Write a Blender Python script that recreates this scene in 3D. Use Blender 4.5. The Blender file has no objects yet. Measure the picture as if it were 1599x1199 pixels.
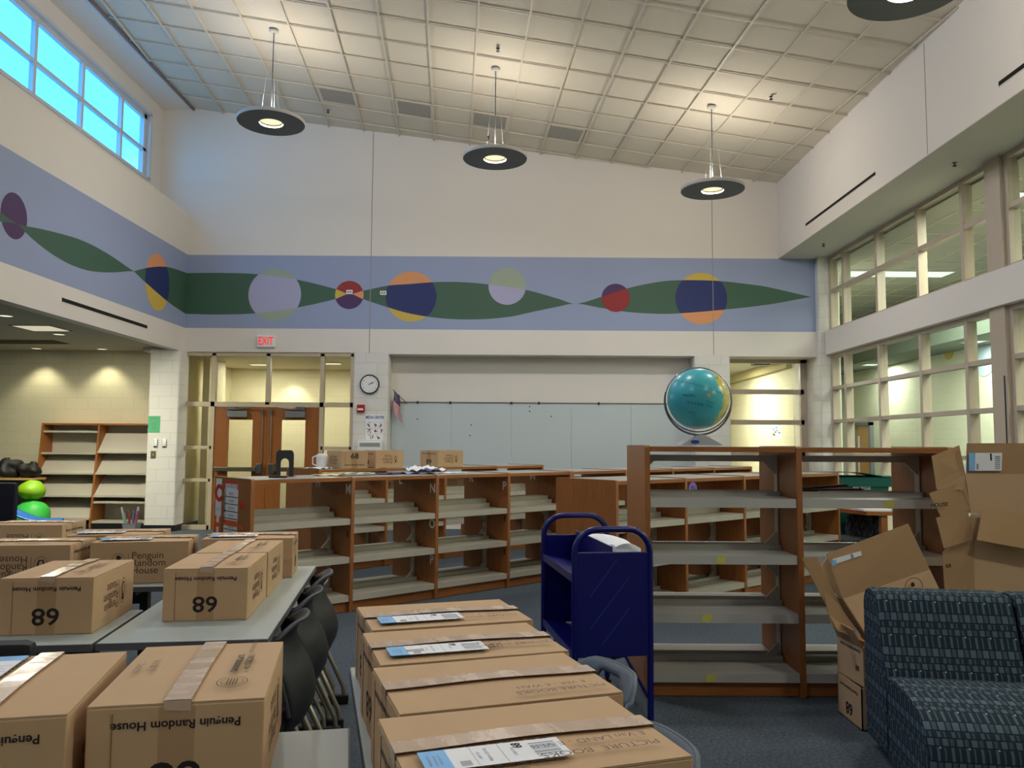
import bpy, bmesh, math, random
from mathutils import Vector, Matrix, Euler
random.seed(7)
SC = bpy.context.scene
COL = SC.collection
PI = math.pi
R = math.radians

# ---------------------------------------------------------------- camera model
EYE = 1.467
def _axes(p, y, r):
    fwd = Vector((math.sin(y)*math.cos(p), math.cos(y)*math.cos(p), math.sin(p)))
    right = Vector((math.cos(y), -math.sin(y), 0)); up = right.cross(fwd)
    return (right*math.cos(r) + up*math.sin(r), up*math.cos(r) - right*math.sin(r), fwd)
CA, CB, CC = _axes(R(4.321), R(.117), R(.355))
cam = bpy.data.cameras.new('camera'); cam.sensor_width = 36; cam.sensor_fit = 'HORIZONTAL'
cam.lens = 1250/1599*36; cam.clip_start = .05; cam.clip_end = 400
camo = bpy.data.objects.new('camera', cam); COL.objects.link(camo)
camo.matrix_world = Matrix(((CA.x, CB.x, -CC.x, 0), (CA.y, CB.y, -CC.y, 0), (CA.z, CB.z, -CC.z, EYE), (0, 0, 0, 1)))
SC.camera = camo
def at(u, v, Y):
    d = CC + CA*((u-799.5)/1250) - CB*((v-599.5)/1250)
    return Vector((d.x*Y/d.y, Y, EYE + d.z*Y/d.y))

# ---------------------------------------------------------------- materials
def s(r, g=None, b=None):
    if g is None: r, g, b = r, r, r
    f = lambda c: (c/12.92 if c <= .04045 else ((c+.055)/1.055)**2.4)
    return (f(r/255), f(g/255), f(b/255), 1)
class NT:
    def __init__(self, name):
        self.m = bpy.data.materials.new(name); self.m.use_nodes = True
        self.t = self.m.node_tree; self.t.nodes.clear()
        self.out = self.n('ShaderNodeOutputMaterial')
    def n(self, ty, **kw):
        x = self.t.nodes.new(ty)
        for k, v in kw.items(): setattr(x, k, v)
        return x
    def l(self, a, b): self.t.links.new(a, b)
    def setv(self, sock, v):
        if hasattr(v, 'is_linked') or isinstance(v, bpy.types.NodeSocket): self.l(v, sock)
        else: sock.default_value = v
    def math(self, op, a, b=0, c=0):
        x = self.n('ShaderNodeMath', operation=op)
        for i, v in enumerate((a, b, c)): self.setv(x.inputs[i], v)
        return x.outputs[0]
    def mix(self, f, a, b, mode='MIX'):
        x = self.n('ShaderNodeMix', data_type='RGBA', blend_type=mode)
        self.setv(x.inputs[0], f); self.setv(x.inputs[6], a); self.setv(x.inputs[7], b)
        return x.outputs[2]
    def coord(self, kind='Object', scale=(1, 1, 1), rot=(0, 0, 0)):
        c = self.n('ShaderNodeTexCoord'); mp = self.n('ShaderNodeMapping')
        self.l(c.outputs[kind], mp.inputs[0]); mp.inputs['Scale'].default_value = scale; mp.inputs['Rotation'].default_value = rot
        return mp.outputs[0]
    def noise(self, vec, scale, detail=3, rough=.55):
        x = self.n('ShaderNodeTexNoise'); self.l(vec, x.inputs['Vector'])
        x.inputs['Scale'].default_value = scale; x.inputs['Detail'].default_value = detail; x.inputs['Roughness'].default_value = rough
        return x.outputs['Fac']
    def ramp(self, f, stops):
        x = self.n('ShaderNodeValToRGB'); self.l(f, x.inputs[0]); e = x.color_ramp.elements
        while len(e) < len(stops): e.new(.5)
        for i, (p, c) in enumerate(stops): e[i].position = p; e[i].color = c
        return x.outputs[0]
    def bsdf(self, col, rough=.6, metal=0, bump=None, bstr=.2, bdist=.01, spec=.5, emit=None, estr=0):
        p = self.n('ShaderNodeBsdfPrincipled')
        self.setv(p.inputs['Base Color'], col); self.setv(p.inputs['Roughness'], rough); p.inputs['Metallic'].default_value = metal
        p.inputs['Specular IOR Level'].default_value = spec
        if emit is not None: p.inputs['Emission Color'].default_value = emit; p.inputs['Emission Strength'].default_value = estr
        if bump is not None:
            b = self.n('ShaderNodeBump'); self.l(bump, b.inputs['Height']); b.inputs['Strength'].default_value = bstr; b.inputs['Distance'].default_value = bdist
            self.l(b.outputs[0], p.inputs['Normal'])
        self.l(p.outputs[0], self.out.inputs[0]); return self.m
def sc3(c, k): return (min(1, c[0]*k), min(1, c[1]*k), min(1, c[2]*k), 1)
def plain(name, c, rough=.6, var=.06, scale=6, metal=0, bump=0, bscale=80, spec=.5):
    t = NT(name); v = t.coord(); f = t.noise(v, scale)
    col = t.mix(f, sc3(c, 1-var), sc3(c, 1+var))
    return t.bsdf(col, rough, metal, t.noise(v, bscale) if bump else None, bump, .004, spec)
def wood(name, c1, c2, axis, rough=.42):
    t = NT(name); sc = [38, 38, 38]; sc[axis] = 1.6
    v = t.coord(scale=tuple(sc)); f = t.noise(v, 1.0, 4, .6)
    f2 = t.noise(t.coord(), 2.2, 2)
    sp = [170, 170, 170]; sp[axis] = 7
    f3 = t.noise(t.coord(scale=tuple(sp)), 1.0, 2)
    col = t.mix(f, c1, c2); col = t.mix(t.math('MULTIPLY', f2, .35), col, sc3(c1, .62))
    pores = t.ramp(f3, [(.34, (.62, .62, .62, 1)), (.45, (1, 1, 1, 1))])
    col = t.mix(.75, col, pores, 'MULTIPLY')
    return t.bsdf(col, rough, 0, f3, .08, .002)
def emis(name, c, e):
    t = NT(name); p = t.n('ShaderNodeEmission'); p.inputs[0].default_value = c; p.inputs[1].default_value = e
    t.l(p.outputs[0], t.out.inputs[0]); return t.m
def blocks(name, c, joint=.86, u='xy', w=.4064, h=.2032, bstr=.5):
    t = NT(name); cc = t.n('ShaderNodeTexCoord'); sp = t.n('ShaderNodeSeparateXYZ'); t.l(cc.outputs['Object'], sp.inputs[0])
    cb = t.n('ShaderNodeCombineXYZ'); t.l(t.math('ADD', sp.outputs[0], sp.outputs[1]), cb.inputs[0]); t.l(sp.outputs[2], cb.inputs[1])
    b = t.n('ShaderNodeTexBrick'); t.l(cb.outputs[0], b.inputs['Vector'])
    b.inputs['Scale'].default_value = 1; b.inputs['Brick Width'].default_value = w; b.inputs['Row Height'].default_value = h
    b.inputs['Mortar Size'].default_value = .006; b.inputs['Mortar Smooth'].default_value = .4; b.inputs['Bias'].default_value = 0
    b.inputs['Color1'].default_value = c; b.inputs['Color2'].default_value = sc3(c, .97); b.inputs['Mortar'].default_value = sc3(c, joint)
    inv = t.math('SUBTRACT', 1, b.outputs['Fac'])
    ns = t.noise(t.coord(), 140, 3)
    hgt = t.math('ADD', inv, t.math('MULTIPLY', ns, .12))
    return t.bsdf(b.outputs['Color'], .62, 0, hgt, bstr, .004)
def glass(name, tint=(.93, .97, .95, 1), refl=.06):
    t = NT(name); a = t.n('ShaderNodeBsdfTransparent'); a.inputs[0].default_value = tint
    g = t.n('ShaderNodeBsdfGlossy'); g.inputs['Roughness'].default_value = .02
    m = t.n('ShaderNodeMixShader'); m.inputs[0].default_value = refl
    t.l(a.outputs[0], m.inputs[1]); t.l(g.outputs[0], m.inputs[2]); t.l(m.outputs[0], t.out.inputs[0]); return t.m

M = {}
M['wall'] = plain('painted_drywall', s(226, 220, 213), .7, .015, 2, bump=.05, bscale=220)
M['wall_right'] = M['wall']
M['soffit'] = plain('soffit_shaded', s(188, 186, 178), .75, .02, 2)  # wall white toned down: shade under the soffit put into the colour
M['band'] = plain('mural_blue_paint', s(150, 162, 194), .65, .02, 2)
M['m_green'] = plain('mural_green_paint', s(62, 96, 78), .6, .03, 2)
M['m_lav'] = plain('mural_lavender_paint', s(172, 172, 204), .65, .02)
M['m_sage'] = plain('mural_sage_paint', s(158, 172, 152), .65, .02)
M['m_red'] = plain('mural_red_paint', s(146, 36, 36), .6, .02)
M['m_purple'] = plain('mural_purple_paint', s(74, 44, 92), .6, .02)
M['m_yellow'] = plain('mural_yellow_paint', s(205, 178, 78), .6, .02)
M['m_peach'] = plain('mural_peach_paint', s(222, 152, 102), .6, .02)
M['m_navy'] = plain('mural_navy_paint', s(28, 44, 104), .6, .02)
M['block'] = blocks('painted_block', s(222, 220, 214))
M['block_cream'] = blocks('cream_block', s(216, 211, 184), .9)
M['block_green'] = blocks('pale_green_block', s(214, 216, 194), .94)
M['alm'] = plain('almond_frame_paint', s(190, 176, 150), .45, .02)
M['alm2'] = plain('mushroom_frame_paint', s(184, 170, 152), .45, .02)
M['winblue'] = plain('white_window_frame', s(206, 208, 212), .4, .02)
M['base_dark'] = plain('dark_vinyl_base', s(18, 20, 30), .5)
M['glass'] = glass('window_glass')
M['glass_y'] = glass('hall_glass', (.92, .92, .88, 1), .025)
M['glass_g'] = glass('corridor_glass', (.92, .95, .90, 1), .018)
M['black'] = plain('black', s(14, 14, 16), .55)
M['dark'] = plain('dark_grey', s(44, 46, 50), .5)
M['void'] = plain('slot_black', s(4, 4, 5), .9)
M['white'] = plain('white_plastic', s(232, 232, 230), .45, .02)
M['paper'] = plain('white_paper', s(236, 236, 238), .8, .02)
M['chrome'] = plain('brushed_metal', s(150, 152, 154), .3, .04, metal=1)
M['galv'] = plain('grey_metal', s(120, 122, 124), .45, .04, metal=.4)
O1, O2 = s(146, 86, 40), s(176, 112, 56)
M['wood_v'] = wood('oak_upright', O1, O2, 2)
M['wood_x'] = wood('oak_rail', s(156, 92, 44), s(182, 116, 58), 0)
M['door_wood'] = wood('door_oak', s(140, 82, 34), s(160, 98, 44), 2)
M['shelf'] = plain('putty_shelf_metal', s(188, 183, 168), .42, .03)
M['shelf_cool'] = plain('putty_shelf_metal_cool', s(190, 188, 180), .4, .03)
M['lam'] = plain('grey_laminate', s(152, 154, 148), .4, .03, 30)
M['tlam'] = plain('table_laminate', s(166, 174, 170), .38, .04, 120)
M['tedge'] = plain('table_edge', s(96, 96, 100), .5)
M['tleg'] = plain('table_leg_metal', s(60, 62, 66), .4, .03, metal=.5)
def cardboard(name, c):
    t = NT(name); v = t.coord(); f = t.noise(v, 5, 4)
    fl = t.noise(t.coord(scale=(4, 260, 4)), 1.0, 2)
    col = t.mix(f, sc3(c, .93), sc3(c, 1.06)); col = t.mix(t.math('MULTIPLY', t.noise(v, 30, 5), .25), col, sc3(c, .86))
    return t.bsdf(col, .78, 0, fl, .06, .002, .25)
M['card'] = cardboard('cardboard', s(196, 163, 126))
M['card_band'] = cardboard('taped_band', s(178, 144, 108))
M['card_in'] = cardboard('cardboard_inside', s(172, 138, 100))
M['card_edge'] = plain('cardboard_edge', s(138, 100, 66), .85)
M['ink'] = plain('black_ink', s(28, 22, 20), .8)
M['ink2'] = plain('brown_ink', s(92, 66, 44), .8)
M['pen'] = plain('pen_ink', s(92, 78, 84), .8)
M['blue_lab'] = plain('label_blue', s(128, 186, 236), .6)
M['grey_lab'] = plain('label_grey', s(150, 150, 158), .7)
def tape():
    t = NT('clear_tape'); v = t.coord(scale=(16, 5, 5)); f = t.noise(v, 1.2, 4)
    col = t.mix(f, s(184, 152, 122), s(206, 184, 164)); return t.bsdf(col, t.ramp(f, [(.3, (.12, .12, .12, 1)), (.7, (.4, .4, .4, 1))]), 0, f, .3, .004, .6)
M['tape'] = tape()
M['navy'] = plain('navy_enamel', s(8, 12, 98), .32, .05, 3)
M['navy_in'] = M['navy']
M['chair_black'] = plain('black_chair_plastic', s(15, 15, 17), .55, .08, 40, bump=.1, bscale=300)
M['chair_rim'] = plain('pale_chair_lip', s(58, 58, 66), .45)  # lip tone paler than the black shell
M['chair_blue'] = plain('slate_chair_plastic', s(60, 73, 88), .5, .1, 30, bump=.1, bscale=300)
M['chair_blue_rim'] = plain('slate_chair_lip', s(80, 90, 104), .5)
M['tube'] = plain('champagne_tube', s(158, 148, 130), .32, .04, metal=.6)
M['lampgrey'] = plain('lamp_grey', s(92, 95, 98), .5, .02)
M['lamprim'] = plain('lamp_rim', s(196, 194, 190), .4, .02)
M['lens'] = emis('lamp_lens', (1, .86, .55, 1), 1.15)
M['uplens'] = emis('lamp_uplens', (1, .84, .58, 1), 3)
M['vent'] = plain('vent_grille', s(152, 150, 142), .6)
M['red'] = plain('red_plastic', s(170, 24, 30), .4)
M['green_bin'] = plain('green_bin_plastic', s(10, 92, 80), .42)
M['teal_paper'] = plain('green_paper', s(92, 176, 128), .8)
M['lime'] = plain('lime_vinyl', s(126, 176, 12), .5)
M['lgreen'] = plain('green_vinyl', s(52, 178, 66), .5)
M['blue_pl'] = plain('blue_plastic', s(22, 92, 178), .4)
M['navyfab'] = plain('navy_fabric', s(16, 18, 40), .8)
M['orange'] = plain('orange_paper', s(228, 96, 34), .8)
M['redp'] = plain('red_paper', s(216, 40, 34), .8)
M['yellowp'] = plain('yellow_paper', s(226, 222, 60), .8)
M['ynote'] = plain('yellow_note', s(214, 208, 100), .8)
M['blueink'] = plain('blue_ink', s(44, 74, 160), .7)
M['purp'] = plain('purple_sticker', s(134, 110, 196), .7)
M['hallwall'] = blocks('hall_block', s(226, 219, 188), .95)
M['hallceil'] = plain('hall_ceiling', s(206, 198, 170), .8)
M['bulk'] = plain('bulkhead_paint', s(110, 122, 110), .8)
def carpet():
    t = NT('blue_grey_carpet'); v = t.coord(); f = t.noise(v, 60, 6, .75); g = t.noise(v, 380, 2)
    col = t.ramp(f, [(.3, s(54, 63, 73)), (.5, s(86, 96, 106)), (.72, s(122, 131, 138))])
    col = t.mix(t.math('MULTIPLY', g, .5), col, s(56, 64, 72))
    return t.bsdf(col, .95, 0, g, .5, .006, .15)
M['carpet'] = carpet()
def tilemat(name, c):
    t = NT(name); v = t.coord(); f = t.noise(v, 260, 3, .7); g = t.noise(v, 1.2, 2)
    col = t.mix(f, sc3(c, .93), sc3(c, 1.03)); col = t.mix(t.math('MULTIPLY', g, .15), col, sc3(c, .9))
    return t.bsdf(col, .85, 0, f, .12, .003, .2)
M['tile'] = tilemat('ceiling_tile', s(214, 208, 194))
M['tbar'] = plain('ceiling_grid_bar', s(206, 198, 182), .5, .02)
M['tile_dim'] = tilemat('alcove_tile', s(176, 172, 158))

def fabric():
    # woven upholstery: rows of light blocks and slim bars on dark slate, driven by the mesh's own UVs in metres
    t = NT('block_weave_fabric'); tc = t.n('ShaderNodeTexCoord'); sp = t.n('ShaderNodeSeparateXYZ'); t.l(tc.outputs['UV'], sp.inputs[0])
    u, v = sp.outputs[0], sp.outputs[1]
    Pv = .156; pv = t.math('FRACT', t.math('DIVIDE', v, Pv))
    pu = t.math('FRACT', t.math('DIVIDE', u, .054))
    u2 = t.math('ADD', pu, .5); pu2 = t.math('FRACT', u2)
    def band(a, b, x): return t.math('MULTIPLY', t.math('GREATER_THAN', x, a), t.math('LESS_THAN', x, b))
    light = None
    for (a, b, c, d, ph, val) in ((.02, .24, .06, .50, 0, .8), (.02, .24, .62, .92, 0, .45), (.27, .60, .10, .30, 1, .7), (.27, .60, .62, .74, 1, .5),
                                  (.63, .80, .08, .46, 0, .7), (.63, .80, .60, .86, 0, .35), (.83, .98, .30, .56, 1, .55), (.83, .98, .74, .90, 1, .4)):
        x = t.math('MULTIPLY', t.math('MULTIPLY', band(a, b, pv), band(c, d, pu2 if ph else pu)), val)
        light = x if light is None else t.math('ADD', light, x)
    line = None
    for q in (.0, .255, .615, .815): 
        x = band(q, q+.018, pv); line = x if line is None else t.math('ADD', line, x)
    dots = t.math('MULTIPLY', band(.57, .61, pv), band(.40, .46, t.math('FRACT', t.math('DIVIDE', u, .108))))
    wv = t.noise(t.coord('UV', (900, 900, 900)), 1.0, 1)
    col = t.mix(light, s(40, 52, 62), s(104, 122, 132)); col = t.mix(line, col, s(20, 26, 34)); col = t.mix(dots, col, s(190, 196, 180))
    col = t.mix(t.math('MULTIPLY', wv, .4), col, s(30, 40, 50))
    return t.bsdf(col, .9, 0, wv, .25, .003, .2)
M['fabric'] = fabric()

# ---------------------------------------------------------------- mesh builder
_txt = {}
def text_geo(st, size, bold=0):
    key = (st, bold)
    if key not in _txt:
        cu = bpy.data.curves.new('lettering', 'FONT'); cu.body = st; cu.size = 1; cu.align_x = 'CENTER'; cu.align_y = 'CENTER'
        cu.resolution_u = 3; cu.offset = bold; cu.space_line = .82
        o = bpy.data.objects.new('lettering', cu); COL.objects.link(o)
        dg = bpy.context.evaluated_depsgraph_get(); me = bpy.data.meshes.new_from_object(o.evaluated_get(dg))
        _txt[key] = ([v.co.copy() for v in me.vertices], [tuple(p.vertices) for p in me.polygons])
        bpy.data.objects.remove(o); bpy.data.curves.remove(cu); bpy.data.meshes.remove(me)
    vs, fs = _txt[key]
    return [v*size for v in vs], fs
def frame(o, right, up):
    r = Vector(right).normalized(); u = Vector(up).normalized(); n = r.cross(u)
    m = Matrix((r, u, n)).transposed().to_4x4(); m.translation = Vector(o); return m
class MB:
    def __init__(self): self.v = []; self.f = []; self.m = []; self.uv = {}
    def add(self, vs, fs, mi=0, T=None):
        b = len(self.v); self.v += [(T @ Vector(p)) if T is not None else Vector(p) for p in vs]
        for f in fs: self.f.append(tuple(b+i for i in f)); self.m.append(mi)
        return self
    def box(self, x0, x1, y0, y1, z0, z1, mi=0, T=None, bev=0):
        if bev:
            bm = bmesh.new(); bmesh.ops.create_cube(bm, size=1)
            for q in bm.verts: q.co = Vector(((x0+x1)/2+q.co.x*(x1-x0), (y0+y1)/2+q.co.y*(y1-y0), (z0+z1)/2+q.co.z*(z1-z0)))
            bmesh.ops.bevel(bm, geom=bm.edges[:], offset=bev, segments=2, affect='EDGES', profile=.5)
            bm.verts.index_update(); self.add([q.co.copy() for q in bm.verts], [tuple(q.index for q in f.verts) for f in bm.faces], mi, T); bm.free(); return self
        vs = [(x, y, z) for z in (z0, z1) for y in (y0, y1) for x in (x0, x1)]
        return self.add(vs, [(0, 2, 3, 1), (4, 5, 7, 6), (0, 1, 5, 4), (2, 6, 7, 3), (0, 4, 6, 2), (1, 3, 7, 5)], mi, T)
    def quad(self, a, b, c, d, mi=0, T=None): return self.add([a, b, c, d], [(0, 1, 2, 3)], mi, T)
    def slab(self, pts, t, mi=0, T=None):
        p = [Vector(q) for q in pts]; n = (p[1]-p[0]).cross(p[-1]-p[0]).normalized()*t; k = len(p)
        return self.add(p+[q-n for q in p], [tuple(range(k)), tuple(range(2*k-1, k-1, -1))]+[(i, i+k, (i+1) % k+k, (i+1) % k) for i in range(k)], mi, T)
    def prism(self, poly, a0, a1, axis=2, mi=0, T=None):
        def P(q, a): return {2: (q[0], q[1], a), 1: (q[0], a, q[1]), 0: (a, q[0], q[1])}[axis]
        k = len(poly)
        return self.add([P(q, a0) for q in poly]+[P(q, a1) for q in poly], [tuple(range(k))[::-1], tuple(range(k, 2*k))]+[(i, (i+1) % k, (i+1) % k+k, i+k) for i in range(k)], mi, T)
    def tube(self, pts, r, n=10, mi=0, T=None, closed=False, cap=True):
        p = [Vector(q) for q in pts]; rs = r if isinstance(r, (list, tuple)) else [r]*len(p); vs = []; K = len(p); up = None
        for i in range(K):
            a = p[i-1] if (i or closed) else p[i]; c = p[(i+1) % K] if (i < K-1 or closed) else p[i]
            d = (c-a).normalized()
            if up is None: up = Vector((0, 0, 1)) if abs(d.z) < .9 else Vector((1, 0, 0))
            x = d.cross(up).normalized(); up = x.cross(d).normalized()
            for j in range(n): vs.append(p[i] + (x*math.cos(2*PI*j/n) + up*math.sin(2*PI*j/n))*rs[i])
        fs = []
        for i in range(K if closed else K-1):
            for j in range(n): fs.append((i*n+j, i*n+(j+1) % n, ((i+1) % K)*n+(j+1) % n, ((i+1) % K)*n+j))
        if cap and not closed: fs += [tuple(range(n))[::-1], tuple(range((K-1)*n, K*n))]
        return self.add(vs, fs, mi, T)
    def lathe(self, prof, n=40, mi=0, T=None):
        vs = []; K = len(prof)
        for (r, z) in prof:
            for j in range(n): vs.append((r*math.cos(2*PI*j/n), r*math.sin(2*PI*j/n), z))
        fs = [(i*n+j, i*n+(j+1) % n, (i+1)*n+(j+1) % n, (i+1)*n+j) for i in range(K-1) for j in range(n)]
        return self.add(vs, fs, mi, T)
    def disc(self, r, n=32, mi=0, T=None): return self.add([(r*math.cos(2*PI*j/n), r*math.sin(2*PI*j/n), 0) for j in range(n)], [tuple(range(n))], mi, T)
    def ring(self, r0, r1, n=40, mi=0, T=None, sx=1):
        vs = [(sx*r*math.cos(2*PI*j/n), r*math.sin(2*PI*j/n), 0) for r in (r0, r1) for j in range(n)]
        return self.add(vs, [(j, j+n, (j+1) % n+n, (j+1) % n)[::-1] for j in range(n)], mi, T)
    def text(self, st, size, T, mi=0, bold=0):
        vs, fs = text_geo(st, size, bold); return self.add(vs, fs, mi, T)
    def surf(self, fn, nu, nv, mi=0, T=None, skip=None):
        vs = [fn(i/nu, j/nv) for j in range(nv+1) for i in range(nu+1)]
        fs = [(j*(nu+1)+i, j*(nu+1)+i+1, (j+1)*(nu+1)+i+1, (j+1)*(nu+1)+i) for j in range(nv) for i in range(nu) if not (skip and skip((i+.5)/nu, (j+.5)/nv))]
        return self.add(vs, fs, mi, T)
    def mesh(self, name, mats, smooth=False, weld=False):
        me = bpy.data.meshes.new(name); me.from_pydata([tuple(v) for v in self.v], [], self.f)
        for m in (mats if isinstance(mats, (list, tuple)) else [mats]): me.materials.append(m)
        me.polygons.foreach_set('material_index', self.m)
        if weld:
            bm = bmesh.new(); bm.from_mesh(me); bmesh.ops.remove_doubles(bm, verts=bm.verts[:], dist=1e-5); bmesh.ops.recalc_face_normals(bm, faces=bm.faces[:]); bm.to_mesh(me); bm.free()
        if smooth:
            me.polygons.foreach_set('use_smooth', [True]*len(me.polygons))
            try: me.set_sharp_from_angle(angle=R(42))
            except Exception: pass
        me.update(); return me
    def build(self, name, mats, parent=None, smooth=False, weld=False):
        o = bpy.data.objects.new(name, self.mesh(name, mats, smooth, weld)); COL.objects.link(o)
        if parent is not None: o.parent = parent
        return o
def tag(o, label, cat, group=None, kind=None):
    o['label'] = label; o['category'] = cat
    if group: o['group'] = group
    if kind: o['kind'] = kind
    return o
def thing(name, label, cat, loc=(0, 0, 0), rz=0, group=None):
    o = bpy.data.objects.new(name, None); COL.objects.link(o); o.empty_display_size = .05
    o.location = loc; o.rotation_euler = (0, 0, rz); return tag(o, label, cat, group)
def struct(o): o['kind'] = 'structure'; return o
def inst(src, parent, name=None):
    c = src.copy(); COL.objects.link(c); c.parent = parent
    if name: c.name = name
    for ch in [x for x in src.children]: inst(ch, c)
    return c
def solidify(o, t, off=0):
    m = o.modifiers.new('thickness', 'SOLIDIFY'); m.thickness = t; m.offset = off; return o
def subsurf(o, n=1):
    m = o.modifiers.new('smooth', 'SUBSURF'); m.levels = n; m.render_levels = n; return o
def loc(o, x=0, y=0, z=0, rz=0): o.location = (x, y, z); o.rotation_euler = (0, 0, rz); return o
# ================================================================ SETTING
D = 13.66          # back wall plane
XL, XF, XR = -5.595, 4.631, 5.264
struct(MB().box(-12, 12, -5.2, 23.5, -.12, 0).build('floor', M['carpet']))
# back wall: upper drywall, two block piers and the recess behind the whiteboard
wb = struct(MB().box(-6.3, XR, D, D+.5, 3.02, 7.7).build('wall_back', M['wall']))
seam = MB()
for X in (-2.425, 3.489): seam.box(X-.006, X+.006, D-.004, D, 3.02, 7.2)
struct(seam.build('control_joint', plain('joint_grey', s(150, 148, 146)), wb))  # plain grey for the joint lines
def pier(name, x0, x1, y0, y1, z1, m='block'):
    b = MB(); k = .03; n = 5; p = []
    for cx, cy, a0 in ((x1-k, y1-k, 0), (x0+k, y1-k, 90), (x0+k, y0+k, 180), (x1-k, y0+k, 270)):
        for i in range(n+1): a = R(a0+90*i/n); p.append((cx+k*math.cos(a), cy+k*math.sin(a)))
    b.prism(p, 0, z1); o = struct(b.build(name, M[m], smooth=True))
    bb = MB(); e = .006; c = [((q[0]-(x0+x1)/2)*(1+2*e/(x1-x0))+(x0+x1)/2, (q[1]-(y0+y1)/2)*(1+2*e/(y1-y0))+(y0+y1)/2) for q in p]
    bb.prism(c, .001, .1); struct(bb.build('vinyl_base', M['base_dark'], o)); return o
pier('pillar_clock', -2.69, -2.088, D+.001, D+.5, 3.019)
pier('pillar_globe', 3.155, 3.77, D+.001, D+.49, 3.019)
pier('pillar_alcove', -6.06, -5.55, 13.40, 13.80, 3.019)
pier('pillar_corner', 5.256, 5.62, 13.52, 14.75, 4.70)
struct(MB().box(-2.2, 3.3, 14.03, 14.2, 0, 3.1).build('wall_recess', M['wall']))
struct(MB().box(-2.2, 3.3, 13.66, 14.2, 3.0, 3.02).build('ceiling_recess', M['wall']))

# painted mural, part of the two upper walls
BT = [(-5.599, 4.383), (-5.068, 4.392), (-4.404, 4.374), (-3.683, 4.278), (-3.038, 4.126), (-2.782, 4.038), (-2.551, 4.095), (-2.122, 4.188), (-1.747, 4.22), (-1.305, 4.255), (-.863, 4.258), (-.398, 4.222), (.278, 4.125), (.798, 3.985), (1.118, 3.896), (1.572, 4.022), (2.015, 4.17), (2.569, 4.288), (2.957, 4.318), (3.622, 4.306), (4.23, 4.24), (4.451, 4.205), (5.178, 4.04)]
BB = [(-5.595, 3.674), (-5.044, 3.666), (-4.384, 3.693), (-3.67, 3.798), (-3.034, 3.947), (-2.782, 4.038), (-2.548, 3.95), (-2.115, 3.808), (-1.739, 3.705), (-1.297, 3.635), (-.855, 3.608), (-.393, 3.619), (.026, 3.666), (.28, 3.725), (.798, 3.838), (1.118, 3.896), (1.571, 3.821), (2.013, 3.757), (2.564, 3.727), (2.951, 3.741), (3.615, 3.801), (4.445, 3.902), (5.178, 4.04)]
LT = [(8.0, 3.99), (8.605, 3.961), (8.741, 3.943), (8.923, 3.921), (9.083, 3.943), (9.346, 3.985), (9.859, 4.05), (10.23, 4.082), (10.632, 4.085), (11.069, 4.06), (11.547, 4.01), (11.727, 3.994), (11.907, 4.058), (12.155, 4.142), (12.597, 4.26), (12.953, 4.325), (13.66, 4.383)]
LB = [(8.0, 3.80), (8.613, 3.863), (8.745, 3.893), (8.923, 3.921), (9.167, 3.838), (9.536, 3.758), (9.99, 3.712), (10.499, 3.731), (11.091, 3.838), (11.552, 3.955), (11.727, 3.994), (12.112, 3.904), (12.931, 3.754), (13.66, 3.669)]
def interp(P, x):
    if x <= P[0][0]: return P[0][1]
    if x >= P[-1][0]: return P[-1][1]
    for i in range(len(P)-1):
        if P[i][0] <= x <= P[i+1][0]:
            p1, p2 = P[i], P[i+1]; h = p2[0]-p1[0]; t = (x-p1[0])/h
            kink = lambda q: abs(interp_cross(P, q)) < 1e-6
            sl = lambda a, b: (b[1]-a[1])/(b[0]-a[0])
            m1 = sl(p1, p2) if i == 0 or p1 in KINK else sl(P[i-1], p2)
            m2 = sl(p1, p2) if i+2 >= len(P) or p2 in KINK else sl(p1, P[i+2])
            return (2*t**3-3*t*t+1)*p1[1]+(t**3-2*t*t+t)*h*m1+(-2*t**3+3*t*t)*p2[1]+(t**3-t*t)*h*m2
KINK = {(8.923, 3.921), (11.727, 3.994)}
def mural(put, T, B, x0, x1, circles, b):
    N = 260
    for i in range(N):
        a, c = x0+(x1-x0)*i/N, x0+(x1-x0)*(i+1)/N
        q = [(a, interp(B, a)), (c, interp(B, c)), (c, interp(T, c)), (a, interp(T, a))]
        b.quad(*[put(*p, .0016) for p in q], 1)
    for (cx, cz, rx, rz, top, mid, bot, kind) in circles:
        n = 56
        for i in range(n):
            a, c = -math.cos(PI*i/n), -math.cos(PI*(i+1)/n)
            def col(k):
                X = cx+rx*k; h = rz*math.sqrt(max(0, 1-k*k)); lo, hi = cz-h, cz+h
                t1, b1 = interp(T, X), interp(B, X)
                up, dn = max(t1, b1), min(t1, b1)
                cl = lambda z: min(max(z, lo), hi)
                return X, lo, cl(dn), cl(up), hi
            A, Cc = col(a), col(c)
            mids = mid if not isinstance(mid, tuple) else (mid[0] if (A[0]+Cc[0])/2 < cx else mid[1])
            for (i0, i1, mi) in ((1, 2, bot), (2, 3, mids), (3, 4, top)):
                if mi is None: continue
                b.quad(put(A[0], A[i0], .003), put(Cc[0], Cc[i0], .003), put(Cc[0], Cc[i1], .003), put(A[0], A[i1], .003), mi)
MM = [M[k] for k in ('band', 'm_green', 'm_lav', 'm_sage', 'm_red', 'm_purple', 'm_yellow', 'm_peach', 'm_navy')]
b = MB(); pb = lambda x, z, e: (x, D-e, z)
b.quad(pb(XL, 3.43, .0008), pb(XR, 3.43, .0008), pb(XR, 4.706, .0008), pb(XL, 4.706, .0008), 0)
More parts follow.
